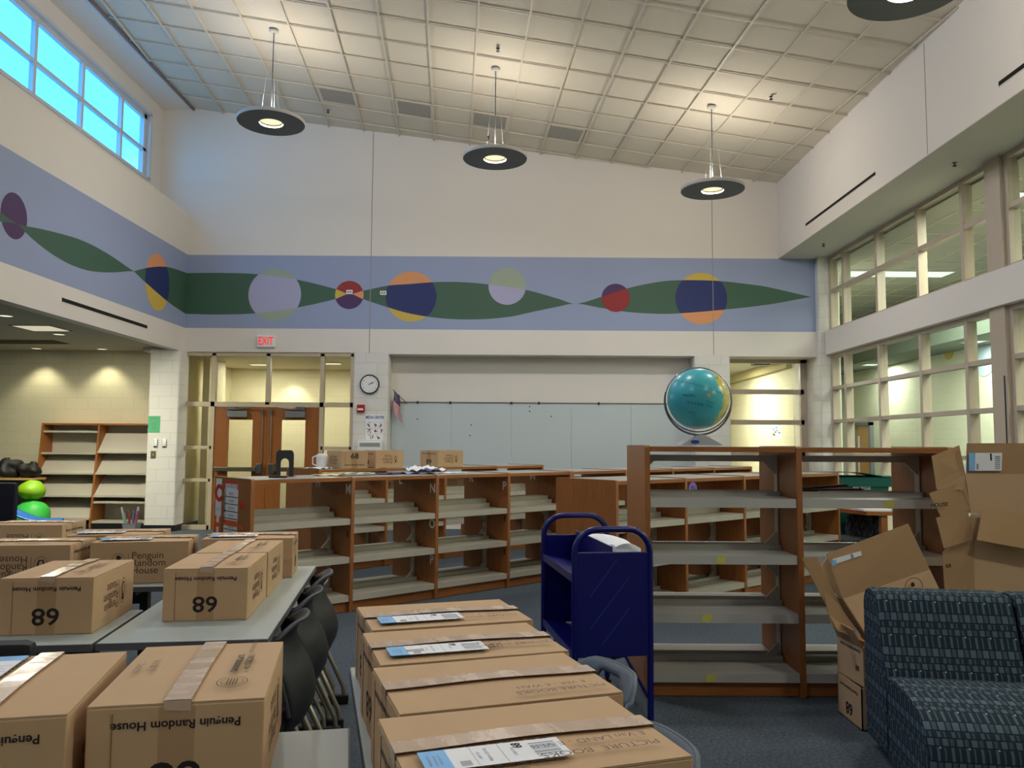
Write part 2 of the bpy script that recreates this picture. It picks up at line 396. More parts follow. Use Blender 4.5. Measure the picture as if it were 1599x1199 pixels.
mural(pb, BT, BB, XL, 5.178, [(-4.073, 4.018, .4535, .4535, 3, 2, 3, 0), (-2.787, 4.021, .246, .246, 4, (6, 7), 5, 0), (-1.721, 4.0, .437, .437, 7, 8, 6, 0),
      (-.066, 4.19, .322, .322, 3, 2, 2, 0), (1.809, 4.001, .246, .246, 5, 4, 4, 0), (3.285, 4.0, .448, .448, 6, 8, 7, 0)], b)
struct(b.build('painted_mural', MM, wb))
# left upper wall with its mural and ledge, window wall behind the ledge
wl = struct(MB().box(-5.76, XL, -5, D, 3.02, 5.44).box(-6.3, -5.76, -5, D, 3.25, 5.44).build('wall_left', M['wall']))
b = MB(); pl = lambda y, z, e: (XL+e, y, z)
b.quad(pl(-3, 3.43, .0008), pl(D, 3.43, .0008), pl(D, 4.706, .0008), pl(-3, 4.706, .0008), 0)
mural(pl, LT, LB, 8.0, D, [(12.53, 3.99, .43, .45, 7, 8, 6, 0), (8.85, 3.995, .24, .26, 5, None, 5, 0)], b)
struct(b.build('painted_mural', MM, wl))
WX = -6.12
b = MB(); b.box(WX-.16, WX, -5, D, 5.44, 5.87).box(WX-.16, WX, -5, D, 7.0, 7.7).box(WX-.16, WX, 13.22, D, 5.87, 7.0).box(WX-.16, WX, -5, -3.1, 5.87, 7.0)
struct(b.build('wall_clerestory', M['wall']))
wn = struct(MB().box(WX-.17, WX+.02, -3.1, 13.22, 6.975, 7.02).box(WX-.17, WX+.02, -3.1, 13.22, 5.85, 5.90).box(WX-.17, WX+.02, 13.17, 13.24, 5.87, 7.0).build('window_1', M['winblue']))
b = MB(); b.box(WX-.11, WX-.05, -3.1, 13.2, 6.345, 6.395); b.box(WX-.11, WX-.05, -3.1, 13.2, 6.90, 6.975); b.box(WX-.11, WX-.05, -3.1, 13.2, 5.87, 5.93)
b.box(WX-.11, WX-.05, 13.08, 13.2, 5.9, 6.98)
for k in range(14): y = 12.33-1.153*k; b.box(WX-.11, WX-.045, y-.03, y+.03, 5.9, 6.98)
struct(b.build('window_frame', M['winblue'], wn)); struct(MB().box(WX-.083, WX-.077, -3.1, 13.2, 5.9, 6.98).build('window_glass', M['glass'], wn))
# sloped tile ceiling
CZ = lambda x: 6.607 - .1242*x
struct(MB().slab([(-5.6, -5, CZ(-5.6)+.012), (-5.6, D+.1, CZ(-5.6)+.012), (XF+.1, D+.1, CZ(XF+.1)+.012), (XF+.1, -5, CZ(XF+.1)+.012)][::-1], -.05).build('ceiling', M['tile']))
struct(MB().box(-6.3, -5.585, -5, D, 7.285, 7.4).build('ceiling_edge', M['wall']))
struct(MB().box(-5.6, -5.565, -5, D, 7.27, 7.315).build('trim_1', plain('edge_trim', s(128, 112, 108), .6)))
# grid bars on the ceiling plane, turned a little off the walls
GA = R(-4.2); gx = Vector((math.cos(GA), -math.sin(GA), 0)); gy = Vector((math.sin(GA), math.cos(GA), 0))
gd = lambda d: Vector((d.x, d.y, -.1242*d.x))
G0 = Vector((1.118, D, CZ(1.118)))
b = MB()
def bar(p, d, L0, L1, w, h):
    # clip to the ceiling rectangle, then lay a thin bar
    pts = []
    lo, hi = L0, L1
    for (c, dc, mn, mx) in ((p.x, d.x, -5.55, XF-.005), (p.y, d.y, -5, D-.005)):
        if abs(dc) < 1e-6:
            if not mn <= c <= mx: return
            continue
        t0, t1 = sorted(((mn-c)/dc, (mx-c)/dc)); lo, hi = max(lo, t0), min(hi, t1)
    if hi-lo < .02: return
    a, c = p+d*lo, p+d*hi; n = Vector((.1242, 0, 1)).normalized(); sd = n.cross(d.normalized()).normalized()*w/2
    b.slab([a-sd-n*h, a+sd-n*h, c+sd-n*h, c-sd-n*h], -h-.012)
CELL = .6165
for k in range(-24, 24): bar(G0+gd(gx)*(CELL*k), gd(gy), -30, 30, .024, .004)
for k in range(-4, 36): bar(G0+gd(gx)*0 - gd(gy)*(CELL*k+.10), gd(gx), -30, 30, .022, .003)
struct(b.build('ceiling_grid', M['tbar'], bpy.data.objects['ceiling']))
# right upper wall (fascia), soffit, window wall, sill band
wr = struct(MB().box(XF, 5.95, -5, D, 4.71, 6.5).build('wall_right', M['wall_right']))
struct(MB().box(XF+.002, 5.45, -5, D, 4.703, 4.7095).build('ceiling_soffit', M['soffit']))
struct(MB().box(XF-.003, XF, 8.68, 8.692, 4.72, 6.0).build('control_joint', plain('joint_grey2', s(160, 156, 150)), wr))  # plain grey joint line on the fascia
struct(MB().box(5.35, 5.75, -5, 13.50, 3.02, 3.42).build('trim_2', M['wall']))
struct(MB().box(5.46, 5.6, -5, 13.53, 0, .22).build('wall_sill', M['wall']))
WXR = 5.5
def bay(y1, n, name):
    # one glazed bay: jamb at y1, four mullions, jamb at y1-4.53, in two storeys
    ys = [y1, y1-.53, y1-1.73, y1-2.93, y1-4.0, y1-4.53]
    for (z0, z1, tr, nm) in ((.22, 3.02, (.79, 1.34, 1.89, 2.45), n), (3.42, 4.71, (4.11,), n+1)):
        b = MB(); b.box(WXR-.05, WXR+.06, ys[-1], ys[0], z1-.06, z1); b.box(WXR-.05, WXR+.06, ys[-1], ys[0], z0, z0+.05)
        for i, y in enumerate(ys):
            w = .034
            b.box(WXR-.055, WXR+.065, y-w, y+w, z0, z1)
        for z in tr: b.box(WXR-.05, WXR+.06, ys[-1], ys[0], z-.028, z+.028)
        o = struct(b.build('window_%d' % nm, M['alm2']))
        struct(MB().box(WXR-.003, WXR+.003, ys[-1], ys[0], z0+.03, z1-.03).build('window_glass', M['glass_g'], o))
bay(13.50, 2, ''); bay(8.62, 4, ''); bay(3.74, 6, '')
for y in (8.795, 3.915, -.9): struct(MB().box(WXR-.10, WXR+.12, y-.14, y+.14, 0, 3.02).box(WXR-.10, WXR+.12, y-.14, y+.14, 3.42, 4.71).build('pillar_mullion', M['alm2']))
struct(MB().box(WXR-.04, WXR+.1, -5, -1.05, .2, 3.02).box(WXR-.04, WXR+.1, -5, -1.05, 3.42, 4.71).build('wall_right_rear', M['wall']))
b = MB(); b.tube([(WXR-.106, 8.70, 2.25), (WXR-.106, 8.70, .3)], .006, 6); struct(b.build('wall_cable', M['dark']))
# rear wall behind the camera, closing the room
struct(MB().box(-12.1, 9.8, -5.2, -5, 0, 8).build('wall_rear', M['wall']))
# alcove under the left ledge
struct(MB().box(-12, -6.03, 14.2, 14.35, 0, 3.3).build('wall_alcove', M['block_cream']))
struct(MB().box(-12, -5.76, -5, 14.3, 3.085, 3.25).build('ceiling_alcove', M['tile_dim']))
struct(MB().box(-12.1, -11.9, -5, 14.3, 0, 3.3).build('wall_alcove_side', M['block_cream']))
struct(MB().box(-12, -6.07, 14.185, 14.199, .001, .1).build('baseboard_alcove', M['base_dark']))
# hall behind the doors
HY = 16.9
b = MB(); b.box(-6.02, -1.9, HY, HY+.15, 0, 3.1); b.box(-5.62, -5.5, 14.6, 15.4, 0, 3.1).box(-6.02, -5.9, 14.36, HY, 0, 3.1); b.box(-2.05, -1.9, 14.21, HY, 0, 3.1)
struct(b.build('wall_hall', M['hallwall'])); struct(MB().box(-6.02, -1.9, 13.7, HY+.1, 3.03, 3.15).build('ceiling_hall', M['hallceil']))
struct(MB().box(-5.88, -2.06, HY-.012, HY-.001, .001, .1).build('baseboard_hall', M['base_dark']))
b = MB()
# almond storefront with two doors in it
FY0, FY1 = 13.68, 13.78
fx = (-5.60, -5.087, -4.154, -3.226, -2.705)
b.box(-5.64, -2.69, FY0, FY1, 2.955, 3.02); b.box(-5.64, -2.69, FY0, FY1, 2.085, 2.165)
for x in (fx[0], fx[4]): b.box(x-.035, x+.035, FY0, FY1, 0, 3.0)
for x in (fx[1], fx[3]): b.box(x-.035, x+.035, FY0, FY1, 0, 3.0)
b.box(fx[2]-.035, fx[2]+.035, FY0, FY1, 2.12, 3.0)
for x0, x1 in ((fx[0], fx[1]), (fx[3], fx[4])):
    for z in (1.385, .83): b.box(x0, x1, FY0, FY1, z-.027, z+.027)
    b.box(x0, x1, FY0, FY1, 0, .075)
sf = struct(b.build('window_8', M['alm'])); struct(MB().box(-5.6, -5.087, 13.727, 13.733, .05, 2.97).box(-3.226, -2.7, 13.727, 13.733, .05, 2.97).box(-5.087, -3.226, 13.727, 13.733, 2.15, 2.97).build('window_glass', M['glass_y'], sf))
def door(n, x0, x1, side):
    b = MB(); y0, y1 = 13.70, 13.745; gx0, gx1 = (x0+.235, x1-.24) if side < 0 else (x0+.24, x1-.235)
    b.box(x0, gx0, y0, y1, .012, 2.08).box(gx1, x1, y0, y1, .012, 2.08).box(gx0, gx1, y0, y1, 1.86, 2.08).box(gx0, gx1, y0, y1, .012, .33)
    d = struct(b.build('door_%d' % n, M['door_wood']))
    struct(MB().box(gx0, gx1, 13.72, 13.726, .33, 1.86).build('door_glass', M['glass_y'], d))
    cx = x0+.40 if side < 0 else x1-.40
    struct(MB().box(cx-.17, cx+.17, 13.63, 13.70, 1.90, 2.01, bev=.008).build('door_closer', M['galv'], d))
    e = cx-.17 if side < 0 else cx+.17; sg = 1 if side < 0 else -1
    b = MB(); b.tube([(e+.02*sg, 13.645, 2.03), (e+.45*sg, 13.60, 2.065)], .011, 6); b.tube([(e+.45*sg, 13.60, 2.065), (e+.02*sg, 13.68, 2.07)], .010, 6); b.box(min(e, e+.16*sg), max(e, e+.16*sg), 13.62, 13.68, 2.03, 2.08)
    struct(b.build('closer_arm', M['chrome'], d))
    hx0, hx1 = (x0+.03, x1-.14) if side < 0 else (x0+.14, x1-.03)
    b = MB(); b.box(hx0, hx1, 13.61, 13.66, .985, 1.06, bev=.01); b.box(hx0+.02, hx0+.08, 13.65, 13.70, .99, 1.05).box(hx1-.08, hx1-.02, 13.65, 13.70, .99, 1.05)
    struct(b.build('panic_bar', plain('bronze_bar', s(96, 90, 74), .4, metal=.5), d))
    ex = x1-.10 if side < 0 else x0+.10
    b = MB(); b.box(ex-.045, ex+.045, 13.63, 13.70, .95, 1.12, bev=.01); b.tube([(ex+.03*sg, 13.68, 1.12), (ex+.03*sg, 13.68, 2.0)], .008, 6); b.box(ex+.03*sg-.02, ex+.03*sg+.02, 13.66, 13.70, 1.95, 2.04)
    struct(b.build('latch_rod', M['chrome'], d))
    return d
door(1, -5.05, -4.158, -1); door(2, -4.150, -3.263, 1)
# window to the office on the right of the whiteboard
b = MB(); oy0, oy1 = 14.13, 14.21
b.box(3.77, 5.26, oy0, oy1, 2.935, 3.02).box(5.14, 5.255, oy0, oy1, 0, 3.0).box(3.77, 3.84, oy0, oy1, 0, 3.0)
for z in (2.425, 1.885, 1.33, .8): b.box(3.77, 5.2, oy0, oy1, z-.042, z+.042)
of = struct(b.build('window_9', M['alm2'])); struct(MB().box(3.8, 5.2, 14.167, 14.173, .02, 2.97).build('window_glass', M['glass_y'], of))
struct(MB().box(3.75, XR, D, 14.2, 3.0, 3.02).build('ceiling_jamb', M['wall']))
b = MB(); b.box(5.40, 5.55, 15.25, 23.4, 0, 5.0).box(5.40, 5.55, 14.74, 15.25, 3.16, 5.0); b.box(2.6, 5.5, 20.4, 20.5, 0, 3.3); b.box(2.6, 2.7, 14.22, 20.5, 0, 3.3)
struct(b.build('wall_office', M['block_cream']))
struct(MB().box(5.28, 5.40, 15.25, 20.4, 2.97, 3.16).build('trim_3', plain('office_bulkhead', s(176, 166, 120), .7)))
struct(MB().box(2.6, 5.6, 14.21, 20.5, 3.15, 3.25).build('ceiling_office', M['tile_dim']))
# corridor beyond the right windows
struct(MB().box(9.6, 9.75, -5, 23.4, 0, 3.7).build('wall_corridor', M['block_green']))
struct(MB().box(8.6, 9.7, -5, 23.4, 3.53, 5.0).build('wall_bulkhead', M['bulk']))
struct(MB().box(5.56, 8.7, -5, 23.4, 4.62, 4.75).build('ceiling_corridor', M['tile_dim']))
struct(MB().box(5.56, 9.7, 23.2, 23.35, 0, 5).build('wall_corridor_end', M['block_green']))
b = MB()
for k in range(43): b.box(5.96, 8.6, -3+.61*k-.011, -3+.61*k+.011, 4.612, 4.62)
for k in range(5): b.box(5.96+.61*k-.011, 5.96+.61*k+.011, -4, 23.2, 4.612, 4.62)
struct(b.build('ceiling_grid', M['tbar'], bpy.data.objects['ceiling_corridor']))
b = MB(); b.lathe([(0, 0), (.2, 0), (.2, .01), (0, .01)], 32, 0, Matrix.Translation((9.598, 17.4, 3.58)) @ Matrix.Rotation(-PI/2, 4, 'Y'))
struct(b.build('painted_circle', M['m_yellow'], bpy.data.objects['wall_corridor']))
b = MB(); b.prism([(13.4, .9), (17.5, .9), (14.6, 2.0)], 9.585, 9.598, 0); b.lathe([(0, 0), (.35, 0), (.35, .01), (0, .01)], 32, 0, Matrix.Translation((9.598, 16.1, 3.25)) @ Matrix.Rotation(-PI/2, 4, 'Y'))
struct(b.build('painted_shape', plain('pale_blue_paint', s(176, 200, 214), .7), bpy.data.objects['wall_corridor']))
# door at the far side of the corridor
d = struct(MB().box(9.53, 9.595, 21.25, 22.05, 0.01, 2.02).build('door_3', plain('corridor_door', s(196, 146, 84), .5)))
struct(MB().box(9.50, 9.598, 21.14, 21.24, 0, 2.12).box(9.50, 9.598, 22.06, 22.16, 0, 2.12).box(9.50, 9.598, 21.14, 22.16, 2.03, 2.12).build('door_frame', plain('grey_frame', s(110, 116, 122), .5), d))
struct(MB().box(9.52, 9.532, 21.86, 21.96, .75, 1.75).build('door_glass', M['paper'], d))
struct(MB().box(9.522, 9.531, 21.30, 22.0, .25, 1.05).build('kick_plate', plain('amber_plate', s(190, 128, 40), .4), d))
# ================================================================ LIGHTS AND FIXTURES
def area(name, p, loc_, size, energy, color, down=True, shape='DISK', spread=R(180), rot=None):
    L = bpy.data.lights.new(name, 'AREA'); L.shape = shape; L.size = size; L.energy = energy; L.color = color; L.spread = spread
    o = bpy.data.objects.new(name, L); COL.objects.link(o); o.parent = p; o.location = loc_
    o.rotation_euler = rot if rot else ((0, 0, 0) if down else (PI, 0, 0)); return o
def pendant(label, x, y, z, first=[None]):
    t = thing('pendant_lamp', label, 'ceiling lamp', (x, y, z), 0, 'round grey pendant lamps')
    if first[0] is None:
        b = MB(); b.lathe([(.155, .0), (.435, .0), (.437, .004)], 56); pd = b.build('lamp_disc', M['lampgrey'], t, True)
        b = MB(); b.lathe([(.437, .003), (.44, .008), (.44, .046), (.43, .052), (.2, .056), (.155, .056)], 56); b.build('disc_rim', M['lamprim'], t, True)
        b = MB(); b.lathe([(.155, 0), (.150, .03), (.142, .035)], 40); b.build('lens_ring', plain('lens_ring', s(158, 150, 120), .4), pd, True)
        b = MB(); b.lathe([(.142, .034), (.07, .031), (.0, .030)], 40); b.build('lens', M['lens'], pd, True)
        b = MB(); b.lathe([(.0, .075), (.10, .072), (.13, .056)], 32); b.build('upper_lens', M['uplens'], t, True)
        first[0] = t
    else:
        for ch in list(first[0].children):
            if ch.type == 'MESH' and ch.name.split('.')[0] in ('lamp_disc', 'disc_rim', 'lens_ring', 'lens', 'upper_lens'): inst(ch, t)
    h = CZ(x)-z-.012
    MB().tube([(0, 0, .07), (0, 0, h-.02)], .008, 8).build('stem', M['galv'], t, True)
    w = MB()
    for a in (90, 210, 330): w.tube([(.14*math.cos(R(a)), .14*math.sin(R(a)), .055), (.02*math.cos(R(a)), .02*math.sin(R(a)), h-.03)], .0014, 5)
    w.build('wire', M['lamprim'], t)
    MB().lathe([(0, h-.03), (.05, h-.026), (.062, h-.008), (.062, h)], 24, 0).build('canopy', M['lamprim'], t, True)
    area('lamp_light', t, (0, 0, .022), .24, PEND_DN, (1, .95, .91)); U_ = bpy.data.lights.new('lamp_uplight', 'POINT'); U_.energy = PEND_UP; U_.color = (1, .90, .76); U_.shadow_soft_size = .09; uo = bpy.data.objects.new('lamp_uplight', U_); COL.objects.link(uo); uo.parent = t; uo.location = (0, 0, .19)
    return t
PEND_DN, PEND_UP = 42, 50
pendant('round grey pendant lamp nearest the clerestory window, on the longest stem', -3.212, 10.39, 5.715)
pendant('round grey pendant lamp in the middle of the far row of three', -.23, 10.68, 5.352)
pendant('round grey pendant lamp at the right end of the far row, above the globe', 2.82, 10.99, 5.035)
pendant('large round grey pendant lamp cut by the top edge of the photo', 3.06, 5.95, 4.985)
pendant('round grey pendant lamp over the bookcases, above the view', -.15, 5.6, 5.3)
pendant('round grey pendant lamp over the cartons, above the view', -3.0, 5.3, 5.7)
pendant('round grey pendant lamp over the camera, left', -2.6, .4, 5.7)
pendant('round grey pendant lamp over the camera, right', 2.9, .8, 5.0)
# ceiling vents and sprinklers
cn = Vector((.1242, 0, 1)).normalized()
CT = lambda x, y, e=0: Matrix.Translation(Vector((x, y, CZ(x)))-cn*e) @ Matrix(((1, 0, .1242), (0, 1, 0), (-.1242, 0, 1))).to_4x4() @ Matrix.Rotation(R(4.6), 4, 'Z')
VL = ('leftmost of the four, nearest the window wall', 'second of the four from the window wall', 'third of the four, behind the middle lamp stem', 'rightmost of the four')
for i, (x, y) in enumerate(((-2.76, 12.29), (-1.56, 12.42), (-.357, 12.50), (.855, 12.62))):
    t = tag(MB().box(-.26, .26, -.25, .25, 0, .006).build('ceiling_vent', M['vent']), 'square grey return vent in the ceiling, '+VL[i], 'vent', 'return vents in the ceiling')
    t.matrix_world = CT(x, y, .012)
    f = MB().box(-.30, .30, .25, .30, -.002, .008).box(-.30, .30, -.30, -.25, -.002, .008).box(-.30, -.26, -.25, .25, -.002, .008).box(.26, .30, -.25, .25, -.002, .008).build('vent_frame', M['tbar'], t)
sprk = None
for (x, y, lb) in ((-.19, 10.08, 'tiny sprinkler head in the ceiling ahead of the middle lamp stem'), (3.485, 10.45, 'tiny sprinkler head in the ceiling right of the right lamp stem'), (-.40, 13.15, 'tiny sprinkler head in the ceiling close to the back wall'), (-3.05, 12.9, 'tiny sprinkler head in the ceiling above the left lamp')):
    b = MB(); b.lathe([(0, -.05), (.022, -.045), (.022, -.035), (.008, -.03), (.008, -.004), (.028, -.003), (.028, 0)], 14)
    loc(tag(b.build('sprinkler', M['dark'], None, True), lb, 'sprinkler', 'sprinkler heads'), x, y, CZ(x)-.0125)
b = MB(); b.lathe([(0, -.05), (.022, -.045), (.022, -.035), (.008, -.03), (.008, 0), (.03, 0)], 14)
loc(tag(b.build('sprinkler', M['dark'], None, True), 'tiny sprinkler head under the soffit by the corner column', 'sprinkler', 'sprinkler heads'), 5.0, 12.6, 4.7025)
b = MB(); b.lathe([(0, -.05), (.022, -.045), (.022, -.035), (.008, -.03), (.008, 0), (.03, 0)], 14)
loc(tag(b.build('sprinkler', M['dark'], None, True), 'tiny sprinkler head under the soffit farther along, over the second window bay', 'sprinkler', 'sprinkler heads'), 5.05, 8.9, 4.7025)
# linear diffusers
def slot(label, x, y0, y1, z0, z1, sgn):
    t = tag(MB().box(min(x, x+.004*sgn), max(x, x+.004*sgn), y0, y1, z0, z1).build('linear_diffuser', M['void']), label, 'vent', 'black slot diffusers')
    MB().box(min(x, x+.006*sgn), max(x, x+.006*sgn), y0, y1, z0-.008, z0).box(min(x, x+.006*sgn), max(x, x+.006*sgn), y0, y1, z1, z1+.008).build('slot_frame', M['wall'], t)
slot('black slot diffuser in the left wall band over the alcove', XL, 9.88, 12.23, 3.208, 3.258, 1)
slot('black slot diffuser in the right fascia, the far one', XF, 9.95, 12.36, 4.915, 4.958, -1)
slot('black slot diffuser in the right fascia, the near one', XF, 5.1, 7.37, 4.89, 4.936, -1)
# alcove ceiling lights
def can(label, x, y, lit=1):
    t = thing('recessed_downlight', label, 'ceiling lamp', (x, y, 3.085), 0, 'recessed downlights')
    MB().lathe([(.10, -.004), (.085, -.006), (.075, 0)], 28).build('trim_ring', M['lamprim'], t, True)
    MB().lathe([(.078, -.002), (0, -.002)], 24).build('lens', CANLENS if lit else M['lamprim'], t, True)
    if lit:
        L = bpy.data.lights.new('can_light', 'SPOT'); L.energy = CAN_E; L.color = (1, .92, .62); L.spot_size = R(100); L.spot_blend = .6; L.shadow_soft_size = .06
        o = bpy.data.objects.new('can_light', L); COL.objects.link(o); o.parent = t; o.location = (0, 0, -.03)
CANLENS = emis('downlight_lens', (1, .95, .72, 1), 1.1); CAN_E = 36
can('round recessed downlight in the alcove ceiling, at the left edge of view', -6.53, 10.27)
can('round recessed downlight in the alcove ceiling beside the troffer', -6.83, 12.03)
can('round recessed downlight washing the block wall, left one', -8.27, 13.9)
can('round recessed downlight washing the block wall, right one', -7.14, 13.92)
t = thing('ceiling_troffer', 'square lit troffer in the dim alcove ceiling', 'ceiling lamp', (-6.72, 11.39, 3.085))
MB().box(-.3, .3, -.3, -.27, -.006, 0).box(-.3, .3, .27, .3, -.006, 0).box(-.3, -.27, -.27, .27, -.006, 0).box(.27, .3, -.27, .27, -.006, 0).build('frame', M['dark'], t)
MB().box(-.27, .27, -.27, .27, -.004, 0).build('diffuser', emis('troffer_glow', (1, .93, .66, 1), .62), t); L = area('panel_light', t, (0, 0, -.02), .5, 130, (1, .95, .74), True, 'RECTANGLE'); L.data.size_y = .5
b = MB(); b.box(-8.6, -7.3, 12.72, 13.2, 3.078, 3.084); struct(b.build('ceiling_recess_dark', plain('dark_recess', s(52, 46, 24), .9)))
# hall, office and corridor lamps
def ceil_lamp(label, x, y, z, sx, sy, e, col, gl, grp='lamps beyond the glass'):
    t = thing('ceiling_panel_lamp', label, 'ceiling lamp', (x, y, z), 0, grp)
    MB().box(-sx/2-.03, sx/2+.03, -sy/2-.03, sy/2+.03, -.012, -.001).build('housing', M['lamprim'], t)
    MB().box(-sx/2, sx/2, -sy/2, sy/2, -.016, -.013).build('diffuser', gl, t)
    L = area('panel_light', t, (0, 0, -.03), sx, e, col, True, 'RECTANGLE'); L.data.size_y = sy
HG = emis('hall_lamp_glow', (1, .95, .7, 1), 1.2); CG = emis('corridor_lamp_glow', (.93, 1, .93, 1), 1.25)
for i, (x, y, lb) in enumerate(((-5.0, 15.9, 'round-edged lamp in the hall ceiling seen through the left transom pane'), (-3.5, 15.6, 'lamp in the hall ceiling seen through the right transom pane'))): ceil_lamp(lb, x, y, 3.03, .34, .2, 34, (1, .97, .82), HG)
L = bpy.data.lights.new('hall_spot', 'SPOT'); L.energy = 40; L.color = (1, .97, .78); L.spot_size = R(80); L.spot_blend = .5; L.shadow_soft_size = .05
o = bpy.data.objects.new('hall_spot', L); COL.objects.link(o); o.location = (-4.55, 16.6, 2.98); o.rotation_euler = (R(6), 0, 0)
ceil_lamp('lamp in the office ceiling right of the whiteboard', 4.2, 17.0, 3.15, .6, .6, 190, (1, 1, .88), HG)
for i, (y, lb) in enumerate(((14.4, 'long bright lamp strip seen through the upper windows, far one'), (9.9, 'long bright lamp strip seen through the upper windows, near one'), (5.2, 'long lamp strip in the corridor, beyond the view'), (.5, 'long lamp strip in the corridor, near the rear'))): ceil_lamp(lb, 7.05, y, 4.62, 1.85, .45, 230, (.97, 1, .90), CG)
for i, (y, lb) in enumerate(((20.0, 'added fill lamp under the corridor bulkhead at the far end'), (15.5, 'added fill lamp under the corridor bulkhead behind the middle panes'), (11.0, 'added fill lamp under the corridor bulkhead, nearer one'), (6.5, 'added fill lamp under the corridor bulkhead, nearest one'))): ceil_lamp(lb, 9.05, y, 3.53, .3, .3, 62, (1, 1, .90), CG)  # lamps added under the bulkhead to brighten the lower corridor wall
# exit sign
t = thing('exit_sign', 'white exit sign with red letters above the double doors', 'sign', (-4.19, D, 3.205))
MB().box(-.155, .155, -.05, -.001, -.105, .105, bev=.008).build('housing', M['white'], t)
MB().text('EXIT', .19, frame((0, -.0525, -.005), (1, 0, 0), (0, 0, 1)) @ Matrix.Diagonal((.66, 1, 1, 1)), 0, .02).build('letters', emis('exit_red', (1, .05, .06, 1), .9), t)
# world: bright blue sky with soft cloud, seen and felt through the clerestory
w = bpy.data.worlds.new('sky'); SC.world = w; w.use_nodes = True; nt = w.node_tree; nt.nodes.clear()
tc = nt.nodes.new('ShaderNodeTexCoord'); mp = nt.nodes.new('ShaderNodeMapping'); mp.inputs['Scale'].default_value = (2.2, 2.2, 9); nt.links.new(tc.outputs['Generated'], mp.inputs[0])
nz = nt.nodes.new('ShaderNodeTexNoise'); nz.inputs['Scale'].default_value = 1.5; nz.inputs['Detail'].default_value = 4; nt.links.new(mp.outputs[0], nz.inputs['Vector'])
rp = nt.nodes.new('ShaderNodeValToRGB'); e = rp.color_ramp.elements; e[0].position = .50; e[0].color = (.072, .50, 1.2, 1); e[1].position = .72; e[1].color = (.2, .58, 1.27, 1)
nt.links.new(nz.outputs['Fac'], rp.inputs[0]); bg = nt.nodes.new('ShaderNodeBackground'); bg.inputs[1].default_value = SKY = 3.7
nt.links.new(rp.outputs[0], bg.inputs[0]); ow = nt.nodes.new('ShaderNodeOutputWorld'); nt.links.new(bg.outputs[0], ow.inputs[0])
L = area('window_daylight', None, (WX-.2, 5.06, 6.44), 16.2, 260, (.55, .78, 1), True, 'RECTANGLE', rot=(0, R(-90), 0)); L.data.size = 1.0; L.data.size_y = 16.2; L.data.cycles.is_portal = True
# ================================================================ BOOKCASES
SP, DP = .927, .72
_bk = {}
def rounded_upright(H, th):
    b = MB(); r = .018; p = [(0, .0)]
    p = [(.004, 0), (DP-.004, 0), (DP, .004)] + [(DP-r+r*math.cos(R(a)), H-r+r*math.sin(R(a))) for a in (0, 22, 45, 68, 90)] + [(r+r*math.cos(R(a)), H-r+r*math.sin(R(a))) for a in (90, 112, 135, 158, 180)] + [(0, .004)]
    b.prism([(q[0], q[1]) for q in p], -th/2, th/2, 0); return b
def shelf_geo(L, hi):
    b = MB(); t = .012
    # pan with a front lip, a groove and a stepped book stop at the back
    b.box(0, L, 0, .285, -t, 0).box(0, L, 0, .012, -.052, -t).box(0, L, .20, .206, -.0, .003)
    b.box(0, L, .285, .292, -t, .030)
    if hi: b.box(0.0, L-.012, .262, .29, .0, .045).box(.012, L-.04, .292, .318, .03, .088)
    return b
def bookcase(label, x, y, ang, units, levels, H, group, cool=False, tall=False):
    key = (units, tall)
    t = thing('bookcase', label, 'bookcase', (x, y, 0), ang, group)
    th = .032; Lx = SP_T if tall else SP; inner = Lx-th-.006
    if ('u', tall) not in _bk:
        _bk['u', tall] = rounded_upright(H, th).mesh('upright', [M['wood_v']], True)
        b = MB(); b.box(0, inner, .004, DP-.004, H-.038, H-.008); b.box(0, inner, .016, DP-.016, H-.008, H-.0065, 1)
        _bk['t', tall] = b.mesh('top_board', [M['wood_x'], M['lam']])
        _bk['s', tall] = shelf_geo(inner, False).mesh('shelf', [M['shelf_cool' if tall else 'shelf']]); _bk['S', tall] = shelf_geo(inner, True).mesh('shelf', [M['shelf']])
        b = MB(); b.box(0, inner, .035, .055, .004, .088); _bk['k', tall] = b.mesh('kick_plate', [M['wood_x']])
        b = MB(); y0, y1 = DP/2-.008, DP/2+.008; zt = H-.06 if tall else levels[-1]-.055
        for xx in (0, inner-.006): b.box(xx, xx+.006, DP/2-.03, DP/2+.03, .10, zt)
        def gus(z, up):
            for (xa, sg) in ((.0, 1), (inner, -1)): b.prism([(xa, z), (xa+sg*.085, z), (xa, z+(.085 if up else -.085))], y0, y1, 1)
        def rail(z): b.box(0, inner, y0, y1, z, z+.04)
        rail(zt-.04); gus(zt-.04, False); rail(.12); gus(.16, True)
        if tall:
            rail(levels[2]-.10); gus(levels[2]-.10, False); gus(levels[2]+.03, True); gus(levels[1]+.03, True)
        else: gus(levels[1]+.05, True)
        _bk['f', tall] = b.mesh('center_frame', [M['shelf_cool' if tall else 'shelf']])
    def put(k, nm, X, Y=0, Z=0, rz=0):
        o = bpy.data.objects.new(nm, _bk[k, tall]); COL.objects.link(o); o.parent = t; o.location = (X, Y, Z); o.rotation_euler = (0, 0, rz); return o
    for k in range(units+1): put('u', 'upright', k*Lx)
    for k in range(units):
        X = k*Lx+th/2+.003
        put('t', 'top_board', X); put('k', 'kick_plate', X); put('k', 'kick_plate', X+inner, DP, 0, PI); put('f', 'center_frame', X)
        for z in levels:
            q = 'S' if (not tall and z == levels[-1]) else 's'; put(q, 'shelf', X, .008, z); put(q, 'shelf', X+inner, DP-.008, z, PI)
    return t
SP_T = .905
LOW = (.145, .475, .808); HB = 1.175
TA = R(42.2)
def along(o, a, k): return (o[0]+math.cos(a)*k, o[1]+math.sin(a)*k)
A0 = (-2.065, 6.49)
